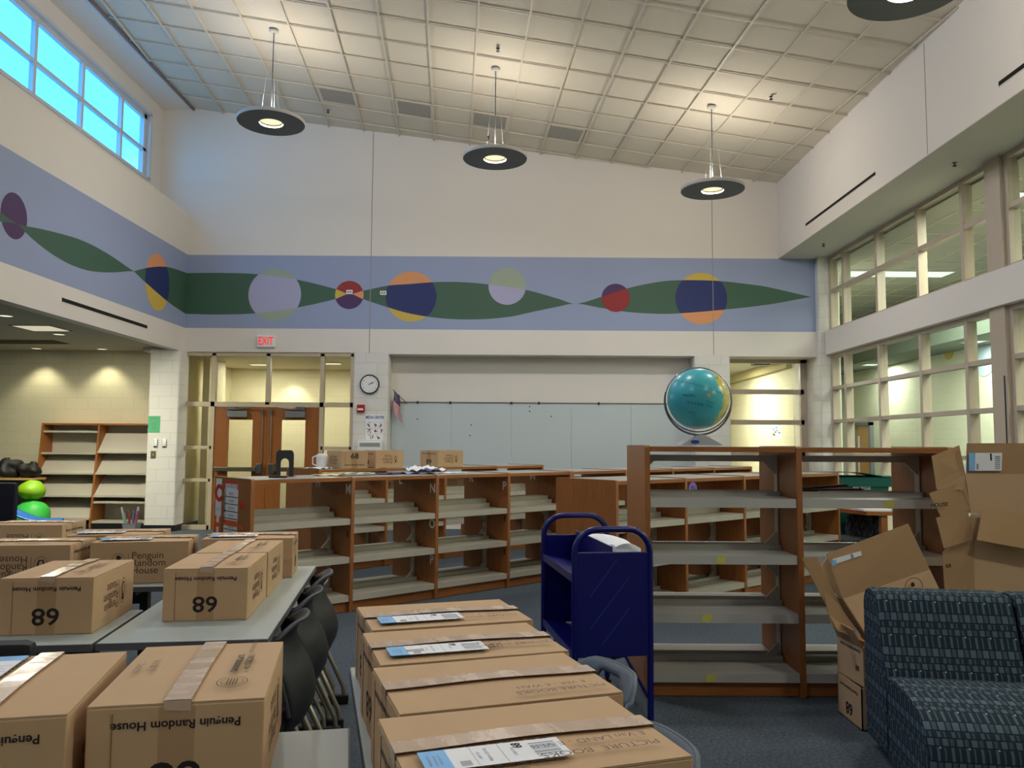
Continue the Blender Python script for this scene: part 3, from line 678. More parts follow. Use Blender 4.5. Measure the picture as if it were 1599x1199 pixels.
rowA = bookcase('long low oak bookcase with the red C and H banner on its end panel', A0[0], A0[1], TA, 4, LOW, HB, 'low oak bookcases')
A5 = along(A0, TA, SP*4+.036); A5 = (A5[0], A5[1])
rowA2 = bookcase('low oak bookcase continuing the banner row toward the right corner', A5[0], A5[1], TA, 4, LOW, HB, 'low oak bookcases')
B0 = (-2.14, 9.10); TB = R(45)
rowB = bookcase('low oak bookcase under the 68 cartons in front of the whiteboard', B0[0], B0[1], TB, 4, LOW, HB, 'low oak bookcases')
C0 = (.895, 6.70); TC = R(40.4)
rowC = bookcase('low oak bookcase with a plain end panel behind the blue book cart', C0[0], C0[1], TC, 4, LOW, HB-.005, 'low oak bookcases')
tall = bookcase('tall oak double-faced bookcase carrying the globe', .818, 4.785, 0, 2, (.139, .48, .82, 1.153), 1.468, 'tall bookcase', tall=True)
# small marks on the bookcases: letters, black bookplates, yellow notes
def on_upright(t, k, z, st, size, y=.06, mi='white', Lx=SP, side=-1, bold=.03):
    th = .0165
    T = frame((k*Lx+side*th, y, z), (0, 1, 0) if side > 0 else (0, -1, 0), (0, 0, 1))
    o = MB().text(st, size, T, 0, bold).build('shelf_letter', M[mi], t); return o
on_upright(rowA, 1, 1.06, 'M', .12); on_upright(rowA, 2, 1.04, 'N', .12); on_upright(rowA, 3, 1.035, 'P', .12)
on_upright(rowA, 2, .70, 'O', .12); on_upright(rowA, 2, .36, 'P', .12)
for k, st in ((1, 'H'), (2, 'L'), (3, 'R'), (4, 'M')): on_upright(rowA, k, 1.10, st, .12, y=.60)
def bar_mark(t, k, z, y=.05): MB().box(k*SP-.0185, k*SP-.0163, y-.006, y+.006, z-.03, z+.03).build('black_clip', M['void'], t)
for k, z in ((1, .67), (3, .70), (3, .36)): bar_mark(rowA, k, z)
MB().lathe([(0, 0), (.06, 0), (.06, .002), (0, .002)], 24, 0, frame((1*SP+.10, .004, 1.075), (1, 0, 0), (0, 0, 1))).text('IN', .07, frame((1*SP+.10, .0015, 1.075), (1, 0, 0), (0, 0, 1)), 1).build('round_sticker', [M['purp'], M['ink']], rowC)
for (k, z, u) in ((0, .82, .40), (0, .48, .31), (0, .139, .33), (1, 1.153, .50)):
    MB().quad((k*SP_T+u, .0065, z-.047), (k*SP_T+u+.055, .0065, z-.047), (k*SP_T+u+.07, .0065, z-.004), (k*SP_T+u+.012, .0065, z-.004)).build('yellow_note', M['ynote'], tall)
# banner, chart and arrows taped to the end panel of the first row
def to_world(t, x, y, z): return Matrix.Translation(t.location) @ Matrix.Rotation(t.rotation_euler.z, 4, 'Z') @ Vector((x, y, z))
def panel_thing(name, label, cat, t, ex, y, z, group=None):
    o = thing(name, label, cat, to_world(t, ex, y, z), t.rotation_euler.z+R(-90), group); return o
# local frame of those things: +X runs toward the front edge of the panel, -Y faces out
e = -.0185
o = panel_thing('letter_banner', 'white banner strip with a red C and orange H on the bookcase end', 'sign', rowA, e, .635, .60)
MB().box(-.062, .062, 0, .0015, 0, .56).build('banner_paper', M['paper'], o)
MB().text('C', .19, frame((0, -.001, .43), (1, 0, 0), (0, 0, 1)), 0, .05).build('red_letter', M['redp'], o)
MB().text('H', .19, frame((0, -.001, .16), (1, 0, 0), (0, 0, 1)), 0, .05).build('orange_letter', M['orange'], o)
MB().box(-.04, .03, -.0012, 0, -.01, .035).text('ABC', .03, frame((0, -.001, .30), (1, 0, 0), (0, 0, 1)), 1).build('yellow_block', [M['yellowp'], M['grey_lab']], o)
o = panel_thing('pocket_chart', 'white pocket chart with red, orange and yellow headings on the bookcase end', 'sign', rowA, e, .375, .56)
MB().box(-.135, .135, 0, .002, 0, .585).build('chart_card', M['paper'], o)
b = MB()
for i, z in enumerate((.455, .395, .335, .275, .185, .135, .085)): b.box(-.132, .135, -.001, 0, z-.003, z+.003, 0)
for i, (z, st) in enumerate(((.545, 'SCHEDULE'), (.485, 'story'), (.425, 'music'), (.365, 'centers'), (.305, 'recess'), (.21, 'library'), (.16, 'reading'), (.11, 'writing'), (.02, 'homework'))): b.text(st, .045, frame((.01, -.0012, z), (1, 0, 0), (0, 0, 1)), 1)
b.text('MORNING', .06, frame((-.118, -.0012, .38), (0, 0, 1), (-1, 0, 0)), 0)
b.build('chart_lines', [M['ink'], M['grey_lab']], o)
MB().box(-.135, .135, -.0008, 0, .565, .585).box(.12, .135, -.0008, 0, .52, .585).box(-.135, -.12, -.0008, 0, .52, .585).build('red_heading', M['redp'], o)
MB().box(-.135, .135, -.0008, 0, .215, .262).build('orange_heading', M['orange'], o)
MB().box(-.135, -.08, -.0008, 0, .035, .07).box(.06, .135, -.0008, 0, .035, .07).build('yellow_heading', M['yellowp'], o)
arrow = [(-.05, 0), (-.015, .035), (-.015, .016), (.045, .016), (.045, -.016), (-.015, -.016), (-.015, -.035)]
for (z, m, lb) in ((.96, 'redp', 'red paper arrow beside the pocket chart, the upper one'), (.78, 'orange', 'orange paper arrow beside the pocket chart, the middle one'), (.60, 'yellowp', 'yellow paper arrow low beside the pocket chart')):
    p = to_world(rowA, e, .16, z); q = MB().prism(arrow, -.001, .0, 1).build('paper_arrow', M[m])
    tag(q, lb, 'sign', 'paper arrows'); q.location = p; q.rotation_euler = (0, R(12 if m != 'yellowp' else 60), rowA.rotation_euler.z-R(90))
# loose papers on the tops
def paper(label, t, x, y, z, w, h, rz, m, curl=.006, name='paper_sheet', bow=0):
    b = MB(); b.surf(lambda u, v: Vector(((u-.5)*w, (v-.5)*h, .002+curl*math.sin(u*7+v*3)**2+bow*(u-.5)**2)), 8, 6)
    o = solidify(b.build(name, m), .0008); tag(o, label, 'paper', 'papers on the bookcases')
    o.location = to_world(t, x, y, z); o.rotation_euler = (0, 0, t.rotation_euler.z+rz); return o
Zt = HB-.006
paper('cream paper sheet lying beside the dark bookend', rowA, .96, .50, Zt, .30, .21, .3, plain('cream_paper', s(226, 208, 160), .8), .008)
paper('pale green paper sheet on the banner bookcase top', rowA, 1.22, .40, Zt+.012, .28, .21, -.3, plain('green_sheet', s(190, 208, 160), .8), .012)
paper('dark purple folder lying on the bookcase top', rowA, 1.62, .48, Zt+.001, .36, .25, .1, plain('purple_folder', s(58, 42, 74), .6), .012, 'folder')
paper('flat white sheet at the right of the paper pile', rowA, 2.34, .42, Zt, .30, .22, .2, M['paper'], .006)
paper('light blue sheet under the crumpled white papers', rowA, 1.92, .40, Zt, .34, .24, -.2, plain('blue_sheet', s(150, 170, 214), .8), .018)
b = MB(); b.surf(lambda u, v: Vector(((u-.5)*.34, (v-.5)*.24, .022+.022*math.sin(u*9+v*5)*math.cos(v*8-u*4)+.02*math.sin(u*21)**2*v)), 16, 12)
o = solidify(b.build('crumpled_paper', M['paper']), .001); tag(o, 'crumpled white paper heap on the banner bookcase top', 'paper'); o.location = to_world(rowA, 2.02, .42, Zt+.024); o.rotation_euler = (0, 0, TA+.2)
o = MB().box(-.075, .075, -.03, .03, 0, .014, bev=.004).build('black_remote', M['black']); tag(o, 'small flat black remote left of the bookend', 'remote'); o.location = to_world(rowA, .36, .30, Zt+.001); o.rotation_euler = (0, 0, TA-.7)
# bookend
o = thing('bookend', 'dark grey arched metal bookend with an arch cut-out', 'bookend', to_world(rowA, .50, .46, Zt+.001), R(4))
pts = [(-.078, 0), (-.078, .165)] + [(-.05+.028*math.cos(R(a))*1.0, .19+.045*math.sin(R(a))) for a in (180, 150, 120, 100)] + [(.05+.028*math.cos(R(a)), .19+.045*math.sin(R(a))) for a in (80, 60, 30, 0)] + [(.078, .165), (.078, 0), (.036, 0), (.036, .125)] + [(.036*math.cos(R(a)), .125+.036*math.sin(R(a))) for a in (30, 60, 90, 120, 150)] + [(-.036, .125), (-.036, 0)]
MB().prism(pts, -.0015, .0015, 1).build('arch_plate', M['dark'], o); MB().box(-.078, .078, 0, .14, 0, .002).build('foot_plate', M['dark'], o)

# ================================================================ CARTONS
LB_, WB_, HBX = .475, .333, .216
_cm = {}
PN = {'body': 'box_body', 'tape': 'packing_tape', 'end': 'end_print', 'side': 'side_print', 'label': 'shipping_label', 'stamp': 'top_stamp'}
def carton_mesh(kind):
    if kind in _cm: return _cm[kind]
    L, W, H = LB_/2, WB_/2, HBX; b = MB()
    if kind == 'body':
        b.box(-L, L, -W, W, 0, H-.009, 0, None, .003)
        for sg in (-1, 1):
            f = lambda u, v: Vector(((u-.5)*(2*L-.004), sg*(.0015+v*(W-.002)), H-.005+.0045*math.sin(PI*u)**2*(1-v)))
            b.surf(f, 10, 3, 0); b.slab([q-Vector((0, 0, .0007)) for q in (f(0, 0), f(0, 1), f(1, 1), f(1, 0))][::(-1 if sg > 0 else 1)], .0028, 0)
        for sx in (-1, 1): b.box(sx*L-.0012, sx*L+.0008, sx*-.118, sx*-.118+.0016, .004, H-.02, 1); b.box(sx*(L-.002) if sx > 0 else -L-.0004, sx*(L+.0004) if sx > 0 else -L+.002, -.034, .034, .0, H-.012, 2)
    elif kind == 'tape':
        b.surf(lambda u, v: Vector(((u-.5)*(2*L+.002), (v-.5)*.052, H+.0012+.0042*math.sin(PI*u)**2)), 14, 2)
        for sx in (-1, 1):
            x = sx*(L+.0012); b.quad((x, -.026, H-.0), (x, .026, H-.0), (x, .024, H-.018), (x, -.026, H-.022))
    elif kind in ('end', 'end_flip'):
        S = Matrix.Rotation(PI, 4, 'Z') if kind == 'end_flip' else Matrix.Identity(4)
        F = frame((L+.0008, 0, H/2), (0, 1, 0), (0, 0, 1)) @ S
        b.text('68', .088, F @ Matrix.Translation((.0, .038, 0)) @ Matrix.Diagonal((1.15, 1, 1, 1)), 0, .016); b.text('Penguin Random House', .024, F @ Matrix.Translation((0, -.062, 0)) @ Matrix.Diagonal((1.05, 1, 1, 1)), 0, .02)
    elif kind in ('side', 'side_flip'):
        S = Matrix.Rotation(PI, 4, 'Z') if kind == 'side_flip' else Matrix.Identity(4)
        F = frame((0, -(W+.0008), H/2-.004), (1, 0, 0), (0, 0, 1)) @ S @ Matrix.Translation((.023, 0, 0)); pg = F @ Matrix.Translation((-.125, 0, 0))
        b.ring(.050, .0525, 36, 1, pg, .68)
        body = [(-.014, -.036), (-.024, -.01), (-.018, .012), (-.010, .022), (-.014, .034), (-.002, .042), (.012, .036), (.024, .030), (.012, .026), (.018, .008), (.024, -.014), (.014, -.036)]
        belly = [(-.008, -.030), (-.013, -.008), (-.006, .012), (.006, .014), (.013, -.010), (.008, -.030)]
        b.add([(p[0]*.8, p[1], 0) for p in body], [tuple(range(len(body)))[::-1]], 0, pg); b.add([(p[0]*.8, p[1], .0004) for p in belly], [tuple(range(len(belly)))[::-1]], 2, pg)
        b.box(-.079, -.077, -.05, .05, 0, .0003, 1, F)
        for i, st in enumerate(('Penguin', 'Random', 'House')):
            vs, fs = text_geo(st, .050, .002); w = min(v.x for v in vs)
            b.add([Vector((v.x-w, v.y, v.z)) for v in vs], fs, 1, F @ Matrix.Translation((-.06, .038-.038*i, 0)))
    elif kind == 'label':
        z = H+.0035; x0, x1, y0, y1 = -.205, .04, -.125, -.042
        b.box(x0+.045, x1, y0, y1, z, z+.0006, 0).box(x0, x0+.045, y0, y1, z, z+.0006, 1)
        for i in range(11): b.box(x0-.004+.022*i, x0+.010+.022*i, y0-.007, y0-.004, z-.001, z, 3).box(x0-.004+.022*i, x0+.010+.022*i, y1+.003, y1+.006, z-.001, z, 3)
        for i in range(8): w = .0022+.0014*((i*7) % 3); b.box(x1-.058, x1-.012, y0+.010+.0078*i, y0+.010+.0078*i+w, z+.0007, z+.0009, 2)
        for i in range(5): b.box(x0+.058, x0+.076, y0+.008+.004*i, y0+.010+.004*i, z+.0007, z+.0009, 2)
        for xx, st in ((x0+.095, 'SHIP TO'), (x0+.11, 'MEDIA CENTER'), (x0+.155, 'CARTON')): b.text(st, .008, frame((xx, (y0+y1)/2, z+.0009), (0, 1, 0), (-1, 0, 0)), 2)
        b.text('68', .022, frame((x1-.078, y1-.018, z+.0009), (0, 1, 0), (-1, 0, 0)), 3, .03)
        for xx in (x0+.012, x0+.022, x0+.03): b.text('PACKING LIST', .0065, frame((xx, (y0+y1)/2, z+.0009), (0, 1, 0), (-1, 0, 0)), 2)
        b.box(x0+.086, x0+.0866, y0+.004, y1-.004, z+.0007, z+.0009, 2).box(x0+.135, x0+.1356, y0+.004, y1-.004, z+.0007, z+.0009, 2)
    elif kind == 'stamp':
        z = H+.004; F = frame((0, 0, z), (0, -1, 0), (1, 0, 0))
        T = Matrix.Translation((.0, 0, z)) @ Matrix.Rotation(PI, 4, 'Z')
        b.ring(.03, .032, 30, 0, Matrix.Translation((-.14, -.09, z)), 1.25); b.ring(.022, .0235, 30, 0, Matrix.Translation((-.14, -.09, z)), 1.25)
        for i in range(4): b.box(-.162, -.118, -.1+.006*i, -.0975+.006*i, z, z+.0003, 0)
        b.text('118929031-74', .022, T @ Matrix.Translation((-.02, .105, 0)), 1, .02); b.text('SUPT0000000092', .020, T @ Matrix.Translation((-.01, .082, 0)), 1, .03); b.text('CORRUGATED BOX', .014, T @ Matrix.Translation((-.16, .10, 0)), 0)
    _cm[kind] = b.mesh(PN[kind.split('_')[0]],
                       {'body': [M['card'], M['card_edge'], M['card_band']], 'tape': [M['tape']], 'label': [M['paper'], M['blue_lab'], M['grey_lab'], M['ink']], 'stamp': [M['ink2'], M['ink']]}.get(kind, [M['ink'], M['ink2'], M['card']]))
    return _cm[kind]
def carton(label, x, y, z, deg, parts=(), flip=True, hand=None, group='cartons of books', hflip=True, tilt=0):
    t = thing('cardboard_carton', label, 'box', (x, y, z), R(deg), group)
    fx = '_flip' if flip else ''
    for k, rz in (('body', 0), ('tape', 0), ('end'+fx, 0), ('end'+fx, PI), ('side'+fx, 0), ('side'+fx, PI))+tuple((p, 0) for p in parts):
        o = bpy.data.objects.new(PN[k.split('_')[0]], carton_mesh(k)); COL.objects.link(o); o.parent = t; o.rotation_euler = (0, 0, rz)
    if hand:
        b = MB(); zz = HBX+.0042
        for (st, size, X, Y) in hand: b.text(st, size, Matrix.Translation((X, Y, zz)) @ Matrix.Rotation(PI if hflip else 0, 4, 'Z') @ Matrix.Rotation(R(1.5), 4, 'Z'), 0, -.006)
        b.build('handwriting', M['pen'], t)
    return t
TZ = .7405
carton('carton with a shipping label, far end of the right-hand table row', -.205, 2.492, TZ, 18, ('label',), True, [('PICTURE  BOOKS', .024, .11, -.115), ('E WAR - E TOR', .022, .11, -.082)])
carton('carton with a shipping label and black stamped numbers, second in the right-hand row', -.124, 2.142, TZ, 17.6, ('label', 'stamp'), True, [('PICTURE BOOKS', .024, .12, -.088), ('E WAR - E TOREY', .022, .11, -.056)])
carton('carton with a bare unlabelled top, third in the right-hand row', -.036, 1.805, TZ, 18.4, (), True, [('PICTURE BOOKS', .027, .11, -.135), ('E VER - E WAH', .024, .10, -.10)])
carton('nearest carton of the right-hand row, its large label close to the camera', .032, 1.462, TZ, 18, ('label',), True, [('PICTURE  BOOKS', .028, .095, -.112), ('E Van LAND - E VER', .025, .09, -.070)])
carton('carton nearest the camera on the left, upside-down lettering, round stamp on top', -.704, 1.868, TZ, 101.3, ('stamp',), True, [('NONFIC', .022, .0, .13), ('E 300-398', .022, .02, .10)], hflip=False)
carton('carton cut by the left edge in front, label at its far corner', -1.052, 1.757, TZ, 283, ('label',), True)
carton('front carton on the middle table, showing 68 upside down', -1.276, 3.574, TZ, 97.7, ('stamp',), True)
carton('carton directly behind the front one on the middle table', -1.338, 4.062, TZ, 97.5, ('stamp',), True)
carton('carton with 68 on its narrow end at the far end of the middle table', -1.440, 4.535, TZ, 10, ('label',), True)
carton('front carton on the left table, with 68 upside down and a black line of tape', -1.783, 3.32, TZ, 98, ('stamp',), True)
carton('carton with the publisher name upright, behind the left front carton', -1.948, 4.362, TZ, 13, ('label',), False)
carton('carton behind the upright-lettered one, only its pale top visible', -2.235, 4.665, TZ, 12, ('label',), True)
carton('carton with upside-down publisher name on the left rear table', -2.45, 4.195, TZ, 7, ('stamp',), True)
carton('farthest carton on the left rear table, at the left edge', -3.02, 5.165, TZ, 5, (), True)
carton('carton marked 68 upright on the far bookcase, leftmost of the three', -1.955, 9.66, HB-.004, 123+180, (), False, group='cartons on the far bookcase')
carton('carton turned to its long side on the far bookcase, middle of the three', -1.62, 10.06, HB-.004, 53, (), True, group='cartons on the far bookcase')
carton('carton marked 89 on the far bookcase, rightmost of the three', -.905, 10.68, HB-.004, 50, (), True, group='cartons on the far bookcase')
def in_shelf(label, k, x, y, z, dz):
    p = to_world(rowB, x, y, z); carton(label, p.x, p.y, p.z, 45+dz, (), False, group='cartons inside the far bookcase')
in_shelf('carton standing inside the far bookcase, left compartment', 1, 1.39, .605, .827, 0)
in_shelf('carton standing inside the far bookcase, right compartment', 2, 2.317, .605, .827, 0)
p = to_world(rowB, .28, .42, HB-.004)
o = thing('white_jug', 'white plastic jug on the far bookcase left of the cartons', 'jug', (p.x, p.y, p.z), .4)
MB().lathe([(0, 0), (.06, .0), (.066, .02), (.07, .13), (.06, .165), (.052, .17), (.0, .168)], 24).build('jug_body', M['white'], o, True)
MB().tube([(-.066, 0, .03), (-.11, 0, .05), (-.112, 0, .13), (-.066, 0, .15)], .008, 8).build('handle', M['white'], o, True)
paper('white paper sheet on the left end of the far bookcase', rowB, .16, .30, HB-.004, .30, .22, .5, M['paper'], .014)
# ================================================================ TABLES AND CHAIRS
def table(label, cx, cy, deg, L=1.8, W=.6):
    # long axis = local Y
    t = thing('folding_table', label, 'table', (cx, cy, 0), R(deg), 'grey laminate tables')
    MB().box(-W/2, W/2, -L/2, L/2, .711, .74, bev=.003).build('table_top', [M['tlam']], t)
    MB().box(-W/2-.002, W/2+.002, -L/2-.002, L/2+.002, .712, .7375).build('edge_band', M['tedge'], t)
    for sy in (-1, 1):
        b = MB(); y = sy*(L/2-.22)
        b.box(-.03, .03, y-.02, y+.02, .05, .70); b.box(-W/2+.05, W/2-.05, y-.025, y+.025, .012, .05, bev=.006); b.box(-W/2+.06, W/2-.06, y-.02, y+.02, .68, .711)
        b.build('leg', M['tleg'], t)
    MB().box(-.012, .012, -L/2+.24, L/2-.24, .60, .66).build('stretcher', M['tleg'], t)
    return t
table('grey laminate table under the middle cartons, with black chairs along its right side', -1.322, 3.899, 8)
table('grey laminate table under the left front carton, set crosswise', -2.443, 3.132, 98)
table('grey laminate table under the left rear cartons, set crosswise behind', -2.640, 4.315, 98)
table('grey laminate table farthest back on the left under the pale-topped carton', -2.728, 4.945, 98)
table('pale table corner by the camera under the nearest left carton', -.530, 1.175, 11)
table('grey laminate table under the carton cut by the left edge', -1.144, 1.055, 11)
table('grey laminate table under the right-hand row of labelled cartons', -.0125, 1.867, 13.6)
def chair(label, x, y, deg, shell='chair_black', rim='chair_rim', hole=False, top=.765, group='black moulded chairs'):
    # faces local -X; the back is on +X
    t = thing('stacking_chair', label, 'chair', (x, y, 0), R(deg), group)
    W = .43
    prof = [(-.40, .40), (-.38, .42), (-.20, .41), (-.03, .372), (.045, .372), (.09, .41), (.10, .475), (.078, .555), (.035, .625), (.014, .685), (.022, .728), (.05, top-.008), (.066, top-.004)]
    def pt(u, v):
        k = v*(len(prof)-1); i = min(int(k), len(prof)-2); f = k-i
        a, c = prof[i], prof[i+1]; px, pz = a[0]+(c[0]-a[0])*f, a[1]+(c[1]-a[1])*f
        q = (u-.5)*2; w = W*(.5 if v < .35 else .5-.05*((v-.35)/.65)**2)
        wrap = -.085*abs(q)**2.6*(1 if v > .5 else max(0, (v-.2)/.3)); sag = -.022*(1-q*q)*(1 if v < .4 else 0)
        drop = -.05*max(0, abs(q)-.55)**2/.2*(1 if v > .8 else 0)
        return Vector((px+wrap, q*w, pz+sag+drop))
    sk = (lambda u, v: .34 < u < .66 and .80 < v < .87) if hole else None
    b = MB(); b.surf(pt, 20, 30, 0, None, sk); o = solidify(b.build('seat_shell', M[shell], t, True), .011)
    r = [pt(i/16, 1.0)+Vector((.0, 0, 0)) for i in range(17)]; side = [pt(1, 1-j/14) for j in range(1, 9)]; sl = [pt(0, 1-j/14) for j in range(8, 0, -1)]
    MB().tube(sl+r+side, .0075, 8).build('shell_lip', M[rim], o, True)
    for sy in (-1, 1):
        yy = sy*.20
        MB().tube([(-.30, yy*.9, .375), (-.03, yy*.9, .355), (.03, yy, .30), (.125, yy, .10), (.135, yy, .045), (.12, yy, .018), (.08, yy, .012), (-.36, yy, .012), (-.38, yy, .03)], .0125, 10).build('leg', M['tube'], t, True); lg = bpy.context.scene.collection.objects[-1]
        MB().tube([(-.10, yy*.9, .365), (-.03, yy, .31), (.07, yy, .10), (.078, yy, .03)], .0115, 8).build('brace_tube', M['tube'], t, True)
        MB().box(.04, .158, yy-.02, yy+.02, .001, .05, bev=.006).build('foot_boot', M['black'], lg)
    MB().tube([(-.2, -.18, .378), (-.2, .18, .378)], .011, 8).build('seat_rail', M['tube'], t)
    return t
chair('black moulded chair nearest the camera on the right of the middle table', -.895, 3.36, 8)
chair('black moulded chair second along the right of the middle table', -.970, 3.92, 8)
chair('black moulded chair at the far end of the middle table', -1.035, 4.44, 8)
chair('slate blue moulded chair with a handhold, between the cartons and the blue cart', .300, 2.60, 24, 'chair_blue', 'chair_blue_rim', True, group='slate chairs at the right-hand table')
chair('slate blue moulded chair half hidden behind the nearest labelled carton', .352, 1.98, 19, 'chair_blue', 'chair_blue_rim', True, group='slate chairs at the right-hand table')
# dark upholstered chair backs on the left
def back_chair(label, x, y, deg, z0, z1, w, m, zs=.45):
    t = thing('padded_chair', label, 'chair', (x, y, 0), R(deg))
    MB().box(-w/2, w/2, -.035, .035, z0, z1, bev=.03).build('backrest', M[m], t, True)
    MB().box(-w/2, w/2, .06, .50, zs-.05, zs+.02, bev=.025).build('seat', M[m], t, True)
    for sx in (-1, 1):
        MB().tube([(sx*(w/2-.05), .02, z0+.05), (sx*(w/2-.05), .04, .4), (sx*(w/2-.05), .02, .01)], .012, 8).build('leg', M['black'], t); MB().tube([(sx*(w/2-.05), .06, .40), (sx*(w/2-.05), .45, .40), (sx*(w/2-.05), .47, .01)], .012, 8).build('leg', M['black'], t)
    return t
back_chair('black padded chair back showing above the carton at the left edge', -1.82, 2.73, 8, .52, .80, .46, 'black')
back_chair('black padded chair between the two left tables, in shadow', -1.98, 3.76, 98, .40, .69, .44, 'black', .44)
back_chair('dark navy padded chair back before the green bean bags', -5.30, 8.2, -3, .60, 1.05, .62, 'navyfab')

# ================================================================ BLUE BOOK CART
cart = thing('book_cart', 'navy blue steel book cart with two hoop handles', 'book cart', (.455, 4.44, 0), R(8.6))
CL, CW = .80, .385
for nm, y in (('near', -CL/2), ('far', CL/2)):
    r = .115; x = CW/2; zt = 1.047; p = [(-x, y, .10), (-x, y, zt-r)] + [(-x+r-r*math.cos(R(a)), y, zt-r+r*math.sin(R(a))) for a in (15, 30, 45, 60, 75, 90)] + [(x-r+r*math.sin(R(a)), y, zt-r+r*math.cos(R(a))) for a in (0, 15, 30, 45, 60, 75, 90)] + [(x, y, .10)]
    MB().tube(p, .0165, 12).build('hoop_handle', M['navy'], cart, True)
    MB().box(-x+.008, x-.008, y-.009, y+.009, .425, .935, bev=.004).build('end_panel', M['navy'], cart)
    for sx in (-1, 1):
        b = MB(); b.tube([(sx*x, y, .10), (sx*x, y, .075)], .012, 8); b.lathe([(0, -.014), (.036, -.014), (.04, -.008), (.04, .008), (.036, .014), (0, .014)], 20, 0, Matrix.Translation((sx*x, y, .0405)) @ Matrix.Rotation(PI/2, 4, 'Y')); b.box(sx*x-.02, sx*x+.02, y-.02, y+.02, .072, .082)
        b.build('caster', M['black'], cart, True)
        MB().tube([(sx*(x-.13), y, .43), (sx*(x-.012), y, .22)], .008, 8).build('brace', M['navy'], cart)
b = MB()
def cart_shelf(z, up):
    b = MB(); x = CW/2
    for sx in (-1, 1):
        q = [(sx*.006, -CL/2+.01, z-.02), (sx*(x+.008), -CL/2+.01, z+.02), (sx*(x+.008), CL/2-.01, z+.02), (sx*.006, CL/2-.01, z-.02)]
        b.slab(q if sx > 0 else q[::-1], .004); b.slab([(sx*(x+.008), -CL/2+.01, z+.022), (sx*(x+.008), CL/2-.01, z+.022), (sx*(x+.008), CL/2-.01, z-.02), (sx*(x+.008), -CL/2+.01, z-.02)], .004)
    b.box(-.004, .004, -CL/2+.012, CL/2-.012, z-.02, z+up); return b
cart_shelf(.805, .155).build('upper_shelf', M['navy'], cart); cart_shelf(.43, .20).build('lower_shelf', M['navy'], cart)
b = MB()
for (x0, z0, x1, z1) in ((-.12, .72, .02, .90), (-.115, .57, .085, .815), (-.06, .485, .085, .665)): b.slab([(x0, -CL/2-.0093, z0), (x1, -CL/2-.0093, z1), (x1+.003, -CL/2-.0093, z1-.002), (x0+.003, -CL/2-.0093, z0-.002)], -.0004)
b.build('scratches', plain('scratch', s(50, 62, 150), .4), cart)
o = MB().surf(lambda u, v: Vector(((u-.5)*.165+.02*math.sin(v*5), (v-.5)*.62, .105+.022*math.sin(u*PI)+.012*math.sin(v*9+u*3)-(.05 if u < .06 or u > .94 or v < .03 or v > .97 else 0))), 20, 24).box(-.078, .078, -.29, .29, 0, .08, bev=.01).build('white_cloth', M['paper'], None, True)
tag(o, 'folded white cloth bundle on the top shelf of the blue cart', 'cloth'); o.location = Matrix.Translation(cart.location) @ Matrix.Rotation(R(8.6), 4, 'Z') @ Vector((.10, -.04, .829)); o.rotation_euler = (0, 0, R(8.6))

# ================================================================ SOFA MODULES
def sofa(label, x, y, deg):
    t = thing('lounge_chair', label, 'sofa', (x, y, 0), R(deg), 'patterned lounge seats')
    W = .60
    # profile in (d from rear, z): backrest and seat as two upholstered blocks; local X = width, local -Y = front
    def block(name, P):
        n = len(P); b = MB(); acc = [0]
        for i in range(n): a, c = P[i], P[(i+1) % n]; acc.append(acc[-1]+math.hypot(c[0]-a[0], c[1]-a[1]))
        cx = sum(p[0] for p in P)/n; cz = sum(p[1] for p in P)/n; bv = .022
        stn = [(0, .955), (.004, .975), (.012, .991), (bv, 1.0)]; stn += [(W*k/6, 1.0) for k in range(1, 6)]; stn += [(W-q, f) for q, f in stn[:4][::-1]]
        vs, uv = [], []
        for (xx, f) in stn:
            for i in range(n+1):
                p = P[i % n]; vs.append((xx, -(cx+(p[0]-cx)*f), cz+(p[1]-cz)*f)); uv.append((xx, acc[i]))
        fs = [(j*(n+1)+i, j*(n+1)+i+1, (j+1)*(n+1)+i+1, (j+1)*(n+1)+i) for j in range(len(stn)-1) for i in range(n)]
        b.add(vs, fs); base = len(vs); ends = []
        for (j, fl) in ((0, 1), (len(stn)-1, 0)):
            loop = list(range(j*(n+1), j*(n+1)+n)); k0 = len(b.v)
            for i in loop: b.v.append(Vector(vs[i])); uv.append((vs[i][1]*.9+3, vs[i][2]))
            f = list(range(k0, k0+n)); b.f.append(tuple(f if fl else f[::-1])); b.m.append(0)
        me = b.mesh(name, [M['fabric']], True); ul = me.uv_layers.new(name='weave')
        for lp in me.loops: ul.data[lp.index].uv = uv[lp.vertex_index]
        o = bpy.data.objects.new(name, me); COL.objects.link(o); o.parent = t; return o
    bk = [(0, .045), (0, .70), (.012, .735), (.04, .765), (.08, .778), (.17, .778), (.205, .765), (.222, .735), (.25, .66), (.285, .56), (.32, .46), (.338, .43), (.338, .045)]
    st = [(.34, .045), (.34, .40), (.36, .424), (.45, .432), (.56, .430), (.66, .418), (.735, .398), (.79, .368), (.83, .33), (.858, .27), (.866, .20), (.86, .12), (.845, .045)]
    block('backrest', bk[::-1]); block('seat', st[::-1])
    for (xx, dd) in ((.07, .08), (W-.07, .08), (.07, .76), (W-.07, .76)): MB().lathe([(0, 0), (.02, 0), (.026, .045), (0, .045)], 14, 0, Matrix.Translation((xx, -dd, .0005))).build('foot', M['black'], t)
    return t
sofa('patterned grey-blue lounge seat at the right front, its left side showing', 1.780, 4.09, -8.5)
sofa('patterned grey-blue lounge seat cut by the right edge beside the first one', 1.780+.618*math.cos(R(8.5)), 4.09-.618*math.sin(R(8.5)), -8.5)

